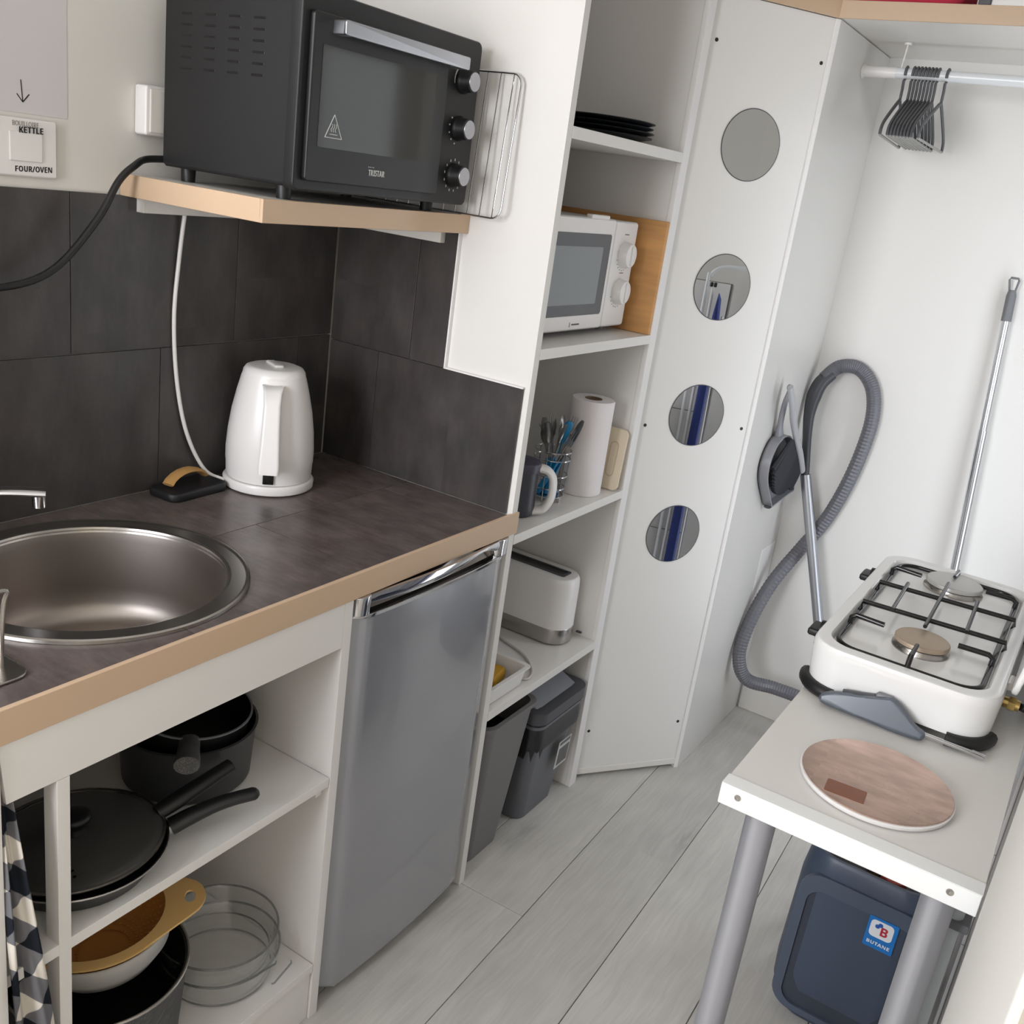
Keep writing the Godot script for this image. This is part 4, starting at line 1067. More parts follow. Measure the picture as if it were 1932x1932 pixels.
	part(t, "cord", mb().tube(spline([Vector3(0.2, ty + 0.012, -0.372), Vector3(0.33, ty + 0.004, -0.32), Vector3(0.42, ty + 0.004, -0.285), Vector3(0.475, ty + 0.004, -0.235), Vector3(0.492, ty + 0.004, -0.19), Vector3(0.47, ty + 0.004, -0.176)], 8), 0.0032, 8), mat(rgb(206, 198, 196), 0.5))
	var tr := thing("storage_tray", "white plastic storage tray with odds and ends beside the toaster", "tray", Vector3(0.36, ty, -0.09))
	var o1 := rrect(0.27, 0.158, 0.008, 3)
	var i1 := rrect(0.262, 0.15, 0.006, 3)
	var tl := mb()
	var rr2 := []
	for q in [[i1, 0.0, 0.93], [o1, 0.002, 0.93], [o1, 0.05, 1.0], [i1, 0.05, 1.0], [i1, 0.003, 0.93]]:
		var ring := PackedVector3Array()
		for p in q[0]: ring.append(Vector3(0.366 + p.x * q[2], ty + q[1], -0.087 - p.y * q[2]))
		rr2.append(ring)
	part(tr, "bin", tl.loft(rr2), M.white_pl)
	part(tr, "lip", mb().frame(rrect(0.282, 0.17, 0.01, 3), o1, 0.003, lying(Vector3(0.366, ty + 0.0475, -0.087))), M.white_pl)
	solo("tool_pouch", "yellow folded pouch lying in the white storage tray", "pouch", mb().prism(rrect(0.085, 0.085, 0.012, 4), 0.03, lying(Vector3(0.42, ty + 0.0035, -0.105)).rotated_local(Vector3(0, 0, 1), 0.2), 0.006), mat(rgb(206, 156, 44), 0.6), Vector3(0.42, ty + 0.0035, -0.105))
	var br := thing("can_opener", "grey metal can opener lying in the white storage tray", "opener", Vector3(0.476, ty + 0.004, -0.07))
	part(br, "arm", mb().prism(rrect(0.018, 0.12, 0.006, 3), 0.008, lying(Vector3(0.476, ty + 0.0045, -0.075)), 0.002), M.dark_pl)
	part(br, "wheel", mb().lathe([Vector2(0.006, 0.0), Vector2(0.012, 0.0), Vector2(0.012, 0.005), Vector2(0.006, 0.005), Vector2(0.006, 0.0)], 24, Transform3D(Basis(), Vector3(0.474, ty + 0.0127, -0.092))), M.steel)

	# waste bins under the lowest shelf
	var bin := func(called: String, label: String, b0: Rect2, b1: Rect2, h: float, m2: Material) -> Node3D:
		var c := b0.get_center()
		var th := thing(called, label, "bin", Vector3(c.x, 0, c.y))
		var rings := []
		for q in [[0.0, 0.0, 0.008], [0.005, 0.0, 0.0], [0.965, 1.0, 0.0], [0.97, 1.0, -0.006], [1.0, 1.0, -0.007], [1.0, 1.0, 0.004], [0.97, 1.0, 0.004], [0.02, 0.0, 0.004]]:
			var p: Vector2 = b0.position.lerp(b1.position, q[1]) + Vector2.ONE * q[2]
			var sz: Vector2 = b0.size.lerp(b1.size, q[1]) - Vector2.ONE * 2.0 * q[2]
			var ring := PackedVector3Array()
			for v in rrect(sz.x, sz.y, 0.03, 6): ring.append(Vector3(p.x + sz.x * 0.5 + v.x, q[0] * h, p.y + sz.y * 0.5 + v.y))
			rings.append(ring)
		var body := mb().loft(rings)
		body.smooth = 40.0
		part(th, "tub", body, m2)
		return th
	var b1: Node3D = bin.call("waste_bin", "plain grey plastic bin without a lid beside the fridge", Rect2(0.27, -0.19, 0.21, 0.15), Rect2(0.245, -0.225, 0.262, 0.205), 0.385, mat(rgb(112, 110, 110), 0.42))
	part(b1, "inner_sheet", mb().prism(rrect(0.235, 0.178, 0.025, 5), 0.004, lying(Vector3(0.376, 0.30, -0.1225))), M.black)  # flat black sheet across the tub, below the rim
	var b2: Node3D = bin.call("swing_bin", "dark grey bin with a raised flap lid and a black liner bag", Rect2(0.28, -0.445, 0.205, 0.175), Rect2(0.262, -0.468, 0.25, 0.222), 0.295, mat(rgb(98, 99, 105), 0.42))
	# black bag folded over the rim
	var bag := mb()
	bag.smooth = 70.0
	var rg2 := RandomNumberGenerator.new()
	rg2.seed = 3
	var rb := []
	var nn := noise(6, 2.0, 2)
	for q in [[0.30, 0.0], [0.299, 0.007], [0.28, 0.0075], [0.262, 0.008], [0.245, 0.009], [0.235, 0.009]]:
		var ring := PackedVector3Array()
		var base := rrect(0.25, 0.222, 0.03, 8)
		for k in base.size():
			var v := base[k]
			var o: float = q[1] + 0.003 * nn.get_noise_2d(k * 0.9, q[0] * 60.0)
			var drop: float = (0.30 - q[0]) * (0.55 + 0.9 * absf(nn.get_noise_2d(k * 0.35, 4.0)) + 0.5 * (1.0 if v.y > 0.02 else 0.0))
			ring.append(Vector3(0.387 + v.x + v.normalized().x * o, 0.302 - drop, -0.357 + v.y + v.normalized().y * o))
		rb.append(ring)
	part(b2, "liner_bag", bag.loft(rb, false, false), mat(rgb(30, 30, 34), 0.3))
	var lid := Transform3D(Basis(), Vector3(0.387, 0.303, -0.357))
	part(b2, "lid_ring", mb().frame(rrect(0.272, 0.246, 0.035, 6), rrect(0.215, 0.19, 0.02, 6), 0.03, lid * lying(Vector3.ZERO)), mat(rgb(72, 73, 78), 0.42))
	var flap := Transform3D(Basis(Vector3(0, 0, 1), -0.42), Vector3(0.50, 0.322, -0.357))
	part(b2, "flap", mb().prism(rrect(0.2, 0.192, 0.012, 4, Vector2(-0.1, 0)), 0.007, flap * lying(Vector3.ZERO) * Transform3D(Basis(Vector3(1, 0, 0), Vector3(0, 1, 0), Vector3(0, 0, 1)), Vector3.ZERO), 0.002), mat(rgb(132, 133, 138), 0.4), "light grey flap")
	var stk := part(b2, "sticker", mb().box(Vector3(0.4975, 0.165, -0.395), Vector3(0.0012, 0.08, 0.062), 0.0, Transform3D(Basis(Vector3(0, 0, 1), -0.06), Vector3(0.0105, 0.03, 0))), mat(rgb(196, 194, 192), 0.5))
	part(stk, "sticker_print", mb().box(Vector3(0.4984, 0.158, -0.396), Vector3(0.001, 0.05, 0.05), 0.0, Transform3D(Basis(Vector3(0, 0, 1), -0.06), Vector3(0.0105, 0.03, 0))).box(Vector3(0.4984, 0.198, -0.395), Vector3(0.001, 0.008, 0.052), 0.0, Transform3D(Basis(Vector3(0, 0, 1), -0.06), Vector3(0.0105, 0.03, 0))), mat(rgb(96, 94, 94), 0.5))

func make_closet() -> void:
	# high shelf with a canted corner, clothes rail and hangers
	var sh := thing("wardrobe_shelf", "high white shelf with tan edging above the clothes rail", "shelf", Vector3(1.05, 1.963, -1.05))
	var po := PackedVector2Array([Vector2(0.5, -0.5457), Vector2(0.688, -0.803), Vector2(1.474, -0.803), Vector2(1.474, -1.307), Vector2(0.02, -1.307), Vector2(0.02, -0.5457)])
	var flat := Transform3D(Basis(Vector3(1, 0, 0), Vector3(0, 0, 1), Vector3(0, -1, 0)), Vector3(0, 1.998, 0))
	part(sh, "board", mb().prism(po, 0.034, flat), M.white)
	part(sh, "edging", mb().span(Vector3(0.688, 1.9625, -0.803), Vector3(1.474, 1.9995, -0.797), 0.0008).prism(PackedVector2Array([Vector2(-0.002, 1.9625), Vector2(0.3205, 1.9625), Vector2(0.3205, 1.9995), Vector2(-0.002, 1.9995)]), 0.0062, axes(Vector3(0.4995, 0, -0.5455), Vector3(0.59002, 0, -0.80739), Vector3.UP), 0.0008), M.tan)
	solo("folded_blanket", "red folded blanket lying on the high shelf", "blanket", mb().prism(rrect(0.3, 0.3, 0.04, 5), 0.09, lying(Vector3(0.78, 1.9995, -1.0)), 0.02), mat(rgb(196, 52, 78), 0.9), Vector3(0.78, 1.9995, -1.0))
	var bx := thing("storage_box", "white storage box with a metal clasp on the high shelf", "box", Vector3(1.2, 1.9995, -1.02))
	part(bx, "box", mb().span(Vector3(0.965, 1.9995, -1.25), Vector3(1.45, 2.2, -0.825), 0.006), M.white_pl)
	part(bx, "clasp", mb().span(Vector3(0.97, 2.003, -0.8245), Vector3(0.995, 2.03, -0.818), 0.002), M.dark_pl)
	var ra := thing("clothes_rail", "white round clothes rail under the high shelf", "rail", Vector3(1.08, 1.895, -1.07))
	var rx := func(x: float) -> Vector3: return Vector3(x, 1.895, -1.07)
	part(ra, "tube", mb().tube([rx.call(0.696), rx.call(1.4735)], 0.0125, 24), mat(rgb(224, 226, 228), 0.25))
	part(ra, "socket", mb().tube([rx.call(0.6945), rx.call(0.701)], 0.017, 24), M.white_pl)
	part(ra, "sleeve", mb().tube([rx.call(0.696), rx.call(0.778)], 0.0132, 24), M.white_pl)
	part(ra, "hanger_strap", mb().tube([Vector3(0.788, 1.9635, -1.07), Vector3(0.786, 1.906, -1.07)], 0.0022, 8).lathe([Vector2(0, 1.958), Vector2(0.009, 1.958), Vector2(0.009, 1.9635), Vector2(0, 1.9635)], 16, Transform3D(Basis(), Vector3(0.788, 0, -1.07))), M.white_pl)
	var hm := mat(rgb(84, 85, 88), 0.5)
	var h0: Node3D
	for i in 10:
		var x: float = 0.8 if i == 0 else (0.897 if i == 9 else 0.8175 + 0.0083 * (i - 1))
		if i == 0:
			h0 = thing("clothes_hanger", "", "hanger", Vector3(x, 1.895, -1.07), "grey hangers on the white rail", 0.09, true)
			var hook := []
			for k in 13:
				var a := PI * (1.12 - 1.25 * k / 12.0)
				hook.append(Vector3(0, 0.0155 * sin(a), -0.0155 * cos(a)))
			hook.append(Vector3(0, -0.018, 0.013)); hook.append(Vector3(0, -0.035, 0.003)); hook.append(Vector3(0, -0.058, 0.0)); hook.append(Vector3(0, -0.066, 0.0))
			part(h0, "hook", mb().tube(hook, 0.0034, 8), hm)
			for s in [-1.0, 1.0]:
				part(h0, "shoulder", mb().tube(spline([Vector3(0, -0.06, 0.0), Vector3(0, -0.072, 0.035 * s), Vector3(0, -0.108, 0.125 * s), Vector3(0, -0.13, 0.172 * s), Vector3(0, -0.145, 0.185 * s), Vector3(0, -0.155, 0.183 * s)], 4), 0.005, 8, false, Vector2(1.0, 0.75)), hm)
			part(h0, "bar", mb().tube([Vector3(0, -0.155, -0.183), Vector3(0, -0.157, 0.183)], 0.0032, 8), mat(rgb(150, 148, 144), 0.5))
			continue
		var h: Node3D = h0.duplicate()
		h.name = numbered("clothes_hanger")
		add_child(h)
		h.position = Vector3(x, 1.895, -1.07)
		h.rotation.y = 0.09 - 0.004 * i if i < 9 else 0.03
		h.set_meta("label", "grey plastic hanger packed in the row on the rail" if i < 9 else "grey plastic hanger hanging apart at the open end of the row")
		if i == 9: h.set_meta("group", "")
		if i == 9: h.remove_meta("group")
	h0.set_meta("label", "grey plastic hanger nearest the closet side, first in the row")
	h0.remove_meta("group")

	# vacuum cleaner: hose, grip, wand and canister
	var v := thing("vacuum_cleaner", "grey vacuum cleaner with ribbed hose and metal wand leaning in the corner", "vacuum cleaner", Vector3(1.02, 0, -1.06))
	var hp := spline([Vector3(0.735, 1.108, -1.25), Vector3(0.765, 1.147, -1.272), Vector3(0.817, 1.152, -1.282), Vector3(0.864, 1.108, -1.284), Vector3(0.885, 1.028, -1.285), Vector3(0.88, 0.918, -1.285), Vector3(0.859, 0.798, -1.285), Vector3(0.826, 0.688, -1.284), Vector3(0.776, 0.582, -1.275), Vector3(0.737, 0.48, -1.20), Vector3(0.718, 0.37, -1.13), Vector3(0.72, 0.27, -1.09), Vector3(0.755, 0.2, -1.10), Vector3(0.83, 0.185, -1.14), Vector3(0.92, 0.18, -1.15), Vector3(1.0, 0.17, -1.13)], 22)
	var rr := []
	for i in hp.size(): rr.append(0.0208 if i % 2 == 0 else 0.0192)
	var hs := mb().tube(hp, rr, 12)
	hs.smooth = 25.0
	part(v, "hose", hs, mat(rgb(104, 104, 110), 0.38), "ribbed grey hose")
	part(v, "grip", mb().tube(spline([Vector3(0.75, 1.125, -1.262), Vector3(0.73, 1.095, -1.247), Vector3(0.722, 1.055, -1.237), Vector3(0.722, 1.0, -1.232), Vector3(0.731, 0.93, -1.236), Vector3(0.75, 0.82, -1.238)], 6), _taper([0.021, 0.0235, 0.024, 0.018, 0.0145, 0.014], 6), 16, false, Vector2(0.85, 1.05)), mat(rgb(66, 67, 72), 0.42), "dark grey handgrip")
	var w0 := Vector3(0.7505, 0.825, -1.238)
	var w1 := Vector3(1.01, 0.05, -1.225)
	part(v, "wand", mb().tube([w0, w0.lerp(w1, 0.62)], 0.0155, 20).tube([w0.lerp(w1, 0.6), w1], 0.0135, 20), M.alu, "metal telescopic wand")
	part(v, "wand_lock", mb().tube([w0.lerp(w1, 0.615), w0.lerp(w1, 0.625)], 0.0172, 20).box(Vector3(0, 0, 0), Vector3(0.012, 0.05, 0.012), 0.004, axes(w0.lerp(w1, 0.655) + Vector3(-0.014, 0, 0.006), Vector3(1, 0.3, 0), w1 - w0)), M.dark_pl)
	part(v, "nozzle", mb().span(Vector3(0.92, 0.0, -1.28), Vector3(1.14, 0.045, -1.17), 0.01), M.dark_pl)
	var can := []
	for q in [[0.0, 0.085], [0.012, 0.1], [0.1, 0.108], [0.17, 0.1], [0.21, 0.075], [0.222, 0.03]]:
		var ring := PackedVector3Array()
		for k in 28: ring.append(Vector3(1.19 + 1.25 * q[1] * cos(TAU * k / 28), q[0], -1.0 + q[1] * sin(TAU * k / 28)))
		can.append(ring)
	part(v, "canister", mb().loft(can), M.grey_pl)
	part(v, "hose_socket", mb().tube([Vector3(0.98, 0.17, -1.13), Vector3(1.09, 0.15, -1.07)], 0.023, 16), M.dark_pl)

	# dustpan and its brush on the closet side
	var dp := thing("dustpan", "grey plastic dustpan hanging on the closet side", "dustpan", Vector3(0.72, 0.75, -1.08))
	var g := mat(rgb(140, 140, 146), 0.4)
	# section across: back against the wall, lips turned out towards the room
	var back := PackedVector2Array()
	var lip := PackedVector2Array()
	for q in spline([Vector3(1.055, 0.752, 0), Vector3(0.955, 0.845, 0), Vector3(0.935, 0.9, 0), Vector3(0.96, 0.945, 0), Vector3(1.0, 0.965, 0), Vector3(1.05, 0.965, 0), Vector3(1.11, 0.945, 0), Vector3(1.19, 0.88, 0), Vector3(1.255, 0.765, 0)], 4):
		back.append(Vector2(-q.x, q.y))
		lip.append(Vector2(-lerpf(q.x, 1.1, 0.045), lerpf(q.y, 0.85, 0.045)))
	
	var hang := Transform3D(Basis(Vector3(0, 0, -1), Vector3.UP, Vector3(1, 0, 0)), Vector3(0.6985, 0, 0))
	var flip := func(p: PackedVector2Array) -> PackedVector2Array:
		var r := PackedVector2Array()
		for v2 in p: r.append(Vector2(-v2.x, v2.y))
		return r
	part(dp, "scoop", mb().prism(flip.call(back), 0.004, hang, 0.0008).frame(flip.call(back), flip.call(lip), 0.026, hang), g)
	part(dp, "rubber_lip", mb().tube([Vector3(0.712, 0.751, -1.05), Vector3(0.712, 0.762, -1.258)], 0.0065, 8, false, Vector2(0.6, 1.6), Vector3.UP), M.dark_pl)
	part(dp, "handle", mb().tube(spline([Vector3(0.708, 0.955, -1.02), Vector3(0.71, 1.0, -1.0), Vector3(0.714, 1.06, -0.985), Vector3(0.72, 1.098, -0.985), Vector3(0.716, 1.108, -0.975)], 5), _taper([0.022, 0.0125, 0.012, 0.012, 0.008], 5), 12, false, Vector2(0.6, 1.0), Vector3.RIGHT), g)
	var br := thing("hand_brush", "hand brush with dark bristles clipped inside the grey dustpan", "brush", Vector3(0.745, 0.78, -1.05))
	part(br, "handle", mb().tube(spline([Vector3(0.735, 1.116, -0.925), Vector3(0.742, 1.07, -0.955), Vector3(0.742, 1.02, -1.0), Vector3(0.744, 0.965, -1.06), Vector3(0.748, 0.905, -1.13), Vector3(0.75, 0.845, -1.193)], 6), _taper([0.01, 0.0125, 0.0125, 0.011, 0.012, 0.011], 6), 12, false, Vector2(0.7, 1.0), Vector3.RIGHT), mat(rgb(166, 166, 170), 0.35))
	var bl := mb()
	bl.smooth = 20.0
	for i in 22:
		var k := i / 21.0
		var top := Vector3(0.738, 0.955, -1.05).lerp(Vector3(0.742, 0.845, -1.185), k)
		var dn := Vector3(0.724, 0.9, -1.0).lerp(Vector3(0.724, 0.783, -1.195), pow(k, 0.75)) + Vector3(0, -0.045, 0.05) * sin(PI * minf(1.0, k + 0.15))
		bl.tube([top, top.lerp(dn, 0.5), dn], [0.0065, 0.008, 0.0085], 6, false, Vector2(1.2, 0.9))
	part(br, "bristles", bl, mat(rgb(46, 47, 52), 0.9))

	# telescopic pole leaning on the far wall
	var p0 := Vector3(1.262, 0.0, -1.235)
	var p1 := Vector3(1.151, 1.36, -1.282)
	var bp := thing("mop_pole", "silver telescopic mop pole with a grey hanging loop leaning on the far wall", "pole", p0)
	part(bp, "tube", mb().tube([p0, p0.lerp(p1, 0.78)], 0.0118, 20).tube([p0.lerp(p1, 0.77), p1], 0.0105, 20), mat(rgb(214, 216, 220), 0.22, 1.0))
	var ud := (p1 - p0).normalized()
	part(bp, "grip", mb().tube([p1 - ud * 0.01, p1 + ud * 0.055, p1 + ud * 0.07], [0.0128, 0.0125, 0.009], 16), mat(rgb(112, 113, 117), 0.5))
	var lp := []
	for q in [[-0.006, 0.062], [-0.0115, 0.095], [-0.009, 0.1], [0.009, 0.1], [0.0115, 0.095], [0.006, 0.062]]: lp.append(p1 + ud * q[1] + Vector3(q[0], 0, 0))
	part(bp, "loop", mb().tube(lp, 0.0028, 8, true), mat(rgb(112, 113, 117), 0.5))

	# folded ironing board and drying rack past the table end, seen in the mirrors
	var ib := thing("ironing_board", "blue ironing board folded upright against the right wall", "ironing board", Vector3(1.44, 0, -0.64))
	var bo := PackedVector2Array([Vector2(-0.0, 0.05), Vector2(0.032, 0.05), Vector2(0.034, 0.4), Vector2(0.03, 1.1), Vector2(0.016, 1.25), Vector2(0.006, 1.27), Vector2(0.0, 1.2)])
	part(ib, "board", mb().prism(bo, 0.055, axes(Vector3(1.405, 0, -0.624), Vector3(0, 0, -1), Vector3.UP), 0.006), mat(rgb(38, 52, 118), 0.7))
	part(ib, "leg", mb().tube(spline([Vector3(1.43, 0.02, -0.613), Vector3(1.43, 0.7, -0.612), Vector3(1.43, 1.285, -0.608)], 4), 0.005, 10), M.white_pl)
	part(ib, "leg", mb().tube(spline([Vector3(1.43, 0.02, -0.668), Vector3(1.43, 0.7, -0.664), Vector3(1.43, 1.2, -0.655)], 4), 0.004, 10), M.white_pl)
	for z in [-0.602, -0.614]:
		part(ib, "end_cap", mb().lathe([Vector2(0, -0.008), Vector2(0.0055, -0.006), Vector2(0.0055, 0.006), Vector2(0, 0.008)], 14, Transform3D(Basis(), Vector3(1.43, 1.294, z))), M.black)
	var dr := thing("drying_rack", "folded white tube drying rack standing beside the blue ironing board", "drying rack", Vector3(1.44, 0, -0.6))
	part(dr, "frame", mb().tube(spline([Vector3(1.445, 0.01, -0.589), Vector3(1.445, 0.6, -0.588), Vector3(1.445, 1.26, -0.586), Vector3(1.445, 1.32, -0.592), Vector3(1.445, 1.35, -0.625), Vector3(1.445, 1.356, -0.69), Vector3(1.445, 1.356, -0.9), Vector3(1.445, 1.34, -0.95), Vector3(1.445, 1.28, -0.97), Vector3(1.445, 0.01, -0.975)], 5), 0.0058, 10), mat(rgb(232, 234, 236), 0.3))

func make_table() -> void:
	var H := 0.84
	var t := thing("side_table", "narrow white side table with tubular silver legs along the right wall", "table", Vector3(1.315, 0, 0.0))
	part(t, "top", mb().span(Vector3(1.16, H - 0.024, -0.515), Vector3(1.4735, H, 0.5085), 0.001), mat(rgb(222, 219, 214), 0.4))
	part(t, "end_cap", mb().span(Vector3(1.1585, H - 0.029, 0.5085), Vector3(1.4735, H + 0.0005, 0.52), 0.0015).span(Vector3(1.1585, H, 0.492), Vector3(1.4735, H + 0.0012, 0.5185), 0.0004), mat(rgb(238, 238, 236), 0.35))
	for x in [1.183, 1.441]:
		part(t, "screw", mb().lathe([Vector2(0, -0.0005), Vector2(0.0046, 0), Vector2(0.004, 0.0012), Vector2(0.0012, 0.0008), Vector2(0, 0.0)], 14, axes(Vector3(x, 0.829, 0.52), Vector3(1, 0, 0), Vector3(0, 0, 1))), M.steel)
	for q in [[1.21, 0.482], [1.432, 0.472], [1.21, -0.46], [1.432, -0.46]]:
		part(t, "leg", mb().lathe([Vector2(0, 0), Vector2(0.019, 0), Vector2(0.02, 0.004), Vector2(0.02, 0.8155), Vector2(0, 0.8155)], 28, Transform3D(Basis(), Vector3(q[0], 0, q[1]))), M.legmetal)
	# pipe beside the wall behind the leg
	var pi := thing("wall_pipe", "pale painted water pipe running up the right wall behind the table leg", "pipe", Vector3(1.453, 0, 0.41))
	part(pi, "tube", mb().tube([Vector3(1.453, 0.0, 0.41), Vector3(1.453, 0.813, 0.41)], 0.0125, 20), mat(rgb(196, 202, 206), 0.4))
	part(pi, "clip", mb().span(Vector3(1.451, 0.72, 0.394), Vector3(1.4745, 0.733, 0.426), 0.002), M.grey_pl)

	# kitchen scale
	var sc := thing("kitchen_scale", "round rose mirror-glass kitchen scale on the white table", "scale", Vector3(1.32, H + 0.0012, 0.377))
	var sa := Transform3D(Basis(), Vector3(1.32, H + 0.0015, 0.377))
	part(sc, "body", mb().lathe([Vector2(0, 0.0), Vector2(0.094, 0.0), Vector2(0.0975, 0.002), Vector2(0.0985, 0.007), Vector2(0.0972, 0.0082), Vector2(0, 0.0082)], 64, sa), M.white_pl)
	part(sc, "plate", mb().lathe([Vector2(0, 0.0083), Vector2(0.096, 0.0083), Vector2(0.0966, 0.0097), Vector2(0.0958, 0.0106), Vector2(0, 0.0106)], 64, sa).map(Vector3(4, 0, 0), Vector3(0, 0, 4)), M.rose)
	part(sc, "display", mb().prism(rrect(0.05, 0.031, 0.002, 2), 0.0007, lying(Vector3(1.294, H + 0.0119, 0.438)).rotated_local(Vector3(0, 0, 1), 0.08)), mat(rgb(126, 72, 44), 0.12))

	# gas lighter
	var li := thing("gas_lighter", "grey gas lighter with a metal barrel lying before the stove", "lighter", Vector3(1.27, H, 0.19))
	var lm := mat(rgb(92, 98, 108), 0.28)
	var la := axes(Vector3(1.194, H + 0.001, 0.207), Vector3(1, 0, -0.03), Vector3(0, 1, -0.35))
	var prof := PackedVector2Array()
	for q in spline([Vector3(0.0, 0.012, 0), Vector3(0.006, 0.022, 0), Vector3(0.03, 0.031, 0), Vector3(0.058, 0.036, 0), Vector3(0.09, 0.045, 0), Vector3(0.104, 0.046, 0), Vector3(0.12, 0.036, 0), Vector3(0.138, 0.021, 0), Vector3(0.153, 0.015, 0), Vector3(0.154, 0.006, 0), Vector3(0.145, 0.001, 0), Vector3(0.11, 0.0, 0), Vector3(0.07, 0.002, 0), Vector3(0.03, 0.003, 0), Vector3(0.006, 0.005, 0)], 3, true): prof.append(Vector2(q.x, q.y))
	part(li, "housing", mb().prism(prof, 0.022, la.translated_local(Vector3(0, 0, -0.011)), 0.004), lm)
	part(li, "grip_pad", mb().tube([la * Vector3(0.03, 0.029, 0), la * Vector3(0.058, 0.034, 0), la * Vector3(0.075, 0.038, 0)], 0.008, 10, false, Vector2(0.7, 1.2), Vector3.UP), M.dark_pl)
	part(li, "trigger", mb().box(Vector3(0.088, 0.043, 0), Vector3(0.026, 0.012, 0.012), 0.003, la), M.grey_pl)
	part(li, "barrel", mb().tube([Vector3(1.342, H + 0.0115, 0.198), Vector3(1.428, H + 0.0075, 0.19)], 0.0036, 12), M.chrome)
	part(li, "barrel_tip", mb().tube([Vector3(1.412, H + 0.0082, 0.1915), Vector3(1.43, H + 0.0074, 0.1898)], 0.0046, 12), M.chrome)

func make_stove() -> void:
	var H := 0.84
	var en := mat(rgb(238, 237, 235), 0.16)
	var s := thing("gas_stove", "white enamel two-burner gas stove with black pan supports and open lid", "stove", Vector3(1.29, H, -0.11))
	var cx := 1.2905
	var cz := -0.108
	var sec := func(y: float, w: float, l: float, r: float) -> PackedVector3Array:
		var ring := PackedVector3Array()
		for p in rrect(w, l, r, 7): ring.append(Vector3(cx + p.x, y, cz + p.y))
		return ring
	var b := mb()
	b.smooth = 40.0
	b.loft([sec.call(H + 0.014, 0.262, 0.568, 0.05), sec.call(H + 0.016, 0.27, 0.576, 0.054), sec.call(H + 0.07, 0.277, 0.584, 0.056), sec.call(H + 0.079, 0.2765, 0.5835, 0.056), sec.call(H + 0.0845, 0.272, 0.579, 0.054), sec.call(H + 0.086, 0.264, 0.571, 0.05), sec.call(H + 0.0855, 0.236, 0.536, 0.042), sec.call(H + 0.082, 0.23, 0.529, 0.04), sec.call(H + 0.0745, 0.226, 0.525, 0.038)], true, true)
	part(s, "enamel_body", b, en)
	for q in [[-1, -1], [-1, 1], [1, -1], [1, 1]]:
		var ft := mb()
		var pts := []
		for k in 9:
			var a := PI * 0.5 * k / 8.0
			pts.append(Vector3(cx + q[0] * (0.083 + 0.055 * sin(a)), H + 0.0108, cz + q[1] * (0.236 + 0.055 * cos(a))))
		ft.tube(pts, 0.0105, 10, false, Vector2(1.0, 1.0), Vector3.UP)
		part(s, "foot", ft, M.black, "black rubber corner foot")
	for z in [0.035, -0.318]:
		var kx := axes(Vector3(cx - 0.1375, H + 0.048, z), Vector3(0, 0, 1), Vector3(-1, 0, 0))
		var kn := part(s, "knob", mb().lathe([Vector2(0, 0), Vector2(0.021, 0), Vector2(0.021, 0.003), Vector2(0.018, 0.005), Vector2(0.0175, 0.014), Vector2(0, 0.0145)], 26, kx), M.black)
		part(kn, "grip_bar", mb().box(Vector3(0, 0.019, 0), Vector3(0.044, 0.022, 0.013), 0.003, kx), M.black)
	var W := H + 0.0745
	for q in [[1.295, 0.04, 0.042, 0], [1.29, -0.3, 0.05, 1]]:
		var at := Transform3D(Basis(), Vector3(q[0], W, q[1]))
		var r: float = q[2]
		var bu := part(s, "burner", mb().lathe([Vector2(0, 0), Vector2(r * 1.05, 0), Vector2(r * 1.05, 0.003), Vector2(r, 0.005), Vector2(r * 0.98, 0.0095), Vector2(0, 0.0095)], 48, at), M.steel)
		part(bu, "cap", mb().lathe([Vector2(r * 0.9, 0.0095), Vector2(r, 0.011), Vector2(r * 1.0, 0.0165), Vector2(r * 0.96, 0.0185), Vector2(0, 0.0195)], 48, at), mat(rgb(176, 158, 138), 0.45, 0.35) if q[3] == 0 else mat(rgb(196, 194, 190), 0.4, 0.3))
	# pan support
	var gm := mat(rgb(17, 17, 18), 0.18)
	var G := H + 0.097
	var fr := []
	for p in rrect(0.214, 0.508, 0.035, 7): fr.append(Vector3(cx + p.x, W + 0.005, cz + p.y))
	var gr := part(s, "pan_support", mb().tube(fr, 0.004, 8, true), gm)
	for z in [-0.03, -0.155]:
		part(gr, "cross_bar", mb().tube([Vector3(cx - 0.109, W + 0.006, z), Vector3(cx - 0.108, G, z), Vector3(cx + 0.116, G, z - 0.018), Vector3(cx + 0.117, W + 0.006, z - 0.018)], 0.0043, 8), gm)
	for q in [[1.232, -0.03, -0.17], [1.29, 0.0, -0.24], [1.348, -0.035, -0.185]]:
		part(gr, "length_bar", mb().tube([Vector3(q[0], G + 0.0045, q[1] + 0.008), Vector3(q[0] - 0.006, G + 0.0045, q[2] - 0.01)], 0.0034, 8), gm)
	for q in [[-1, 0.045], [1, 0.028], [-1, -0.265], [1, -0.285]]:
		part(gr, "side_finger", mb().tube([Vector3(cx + q[0] * 0.107, W + 0.005, q[1]), Vector3(cx + q[0] * 0.107, G - 0.005, q[1]), Vector3(cx + q[0] * 0.1, G, q[1]), Vector3(cx + q[0] * 0.055, G, q[1] + 0.003)], 0.0045, 8), gm)
	part(gr, "end_finger", mb().tube([Vector3(cx + 0.004, W + 0.005, cz + 0.254), Vector3(cx + 0.004, G, cz + 0.246), Vector3(cx + 0.004, G + 0.002, cz + 0.2)], [0.0042, 0.0042, 0.0032], 8), gm)
	part(gr, "end_finger", mb().tube([Vector3(cx - 0.004, W + 0.005, cz - 0.254), Vector3(cx - 0.004, G, cz - 0.246), Vector3(cx - 0.004, G + 0.002, cz - 0.2)], [0.0042, 0.0042, 0.0032], 8), gm)
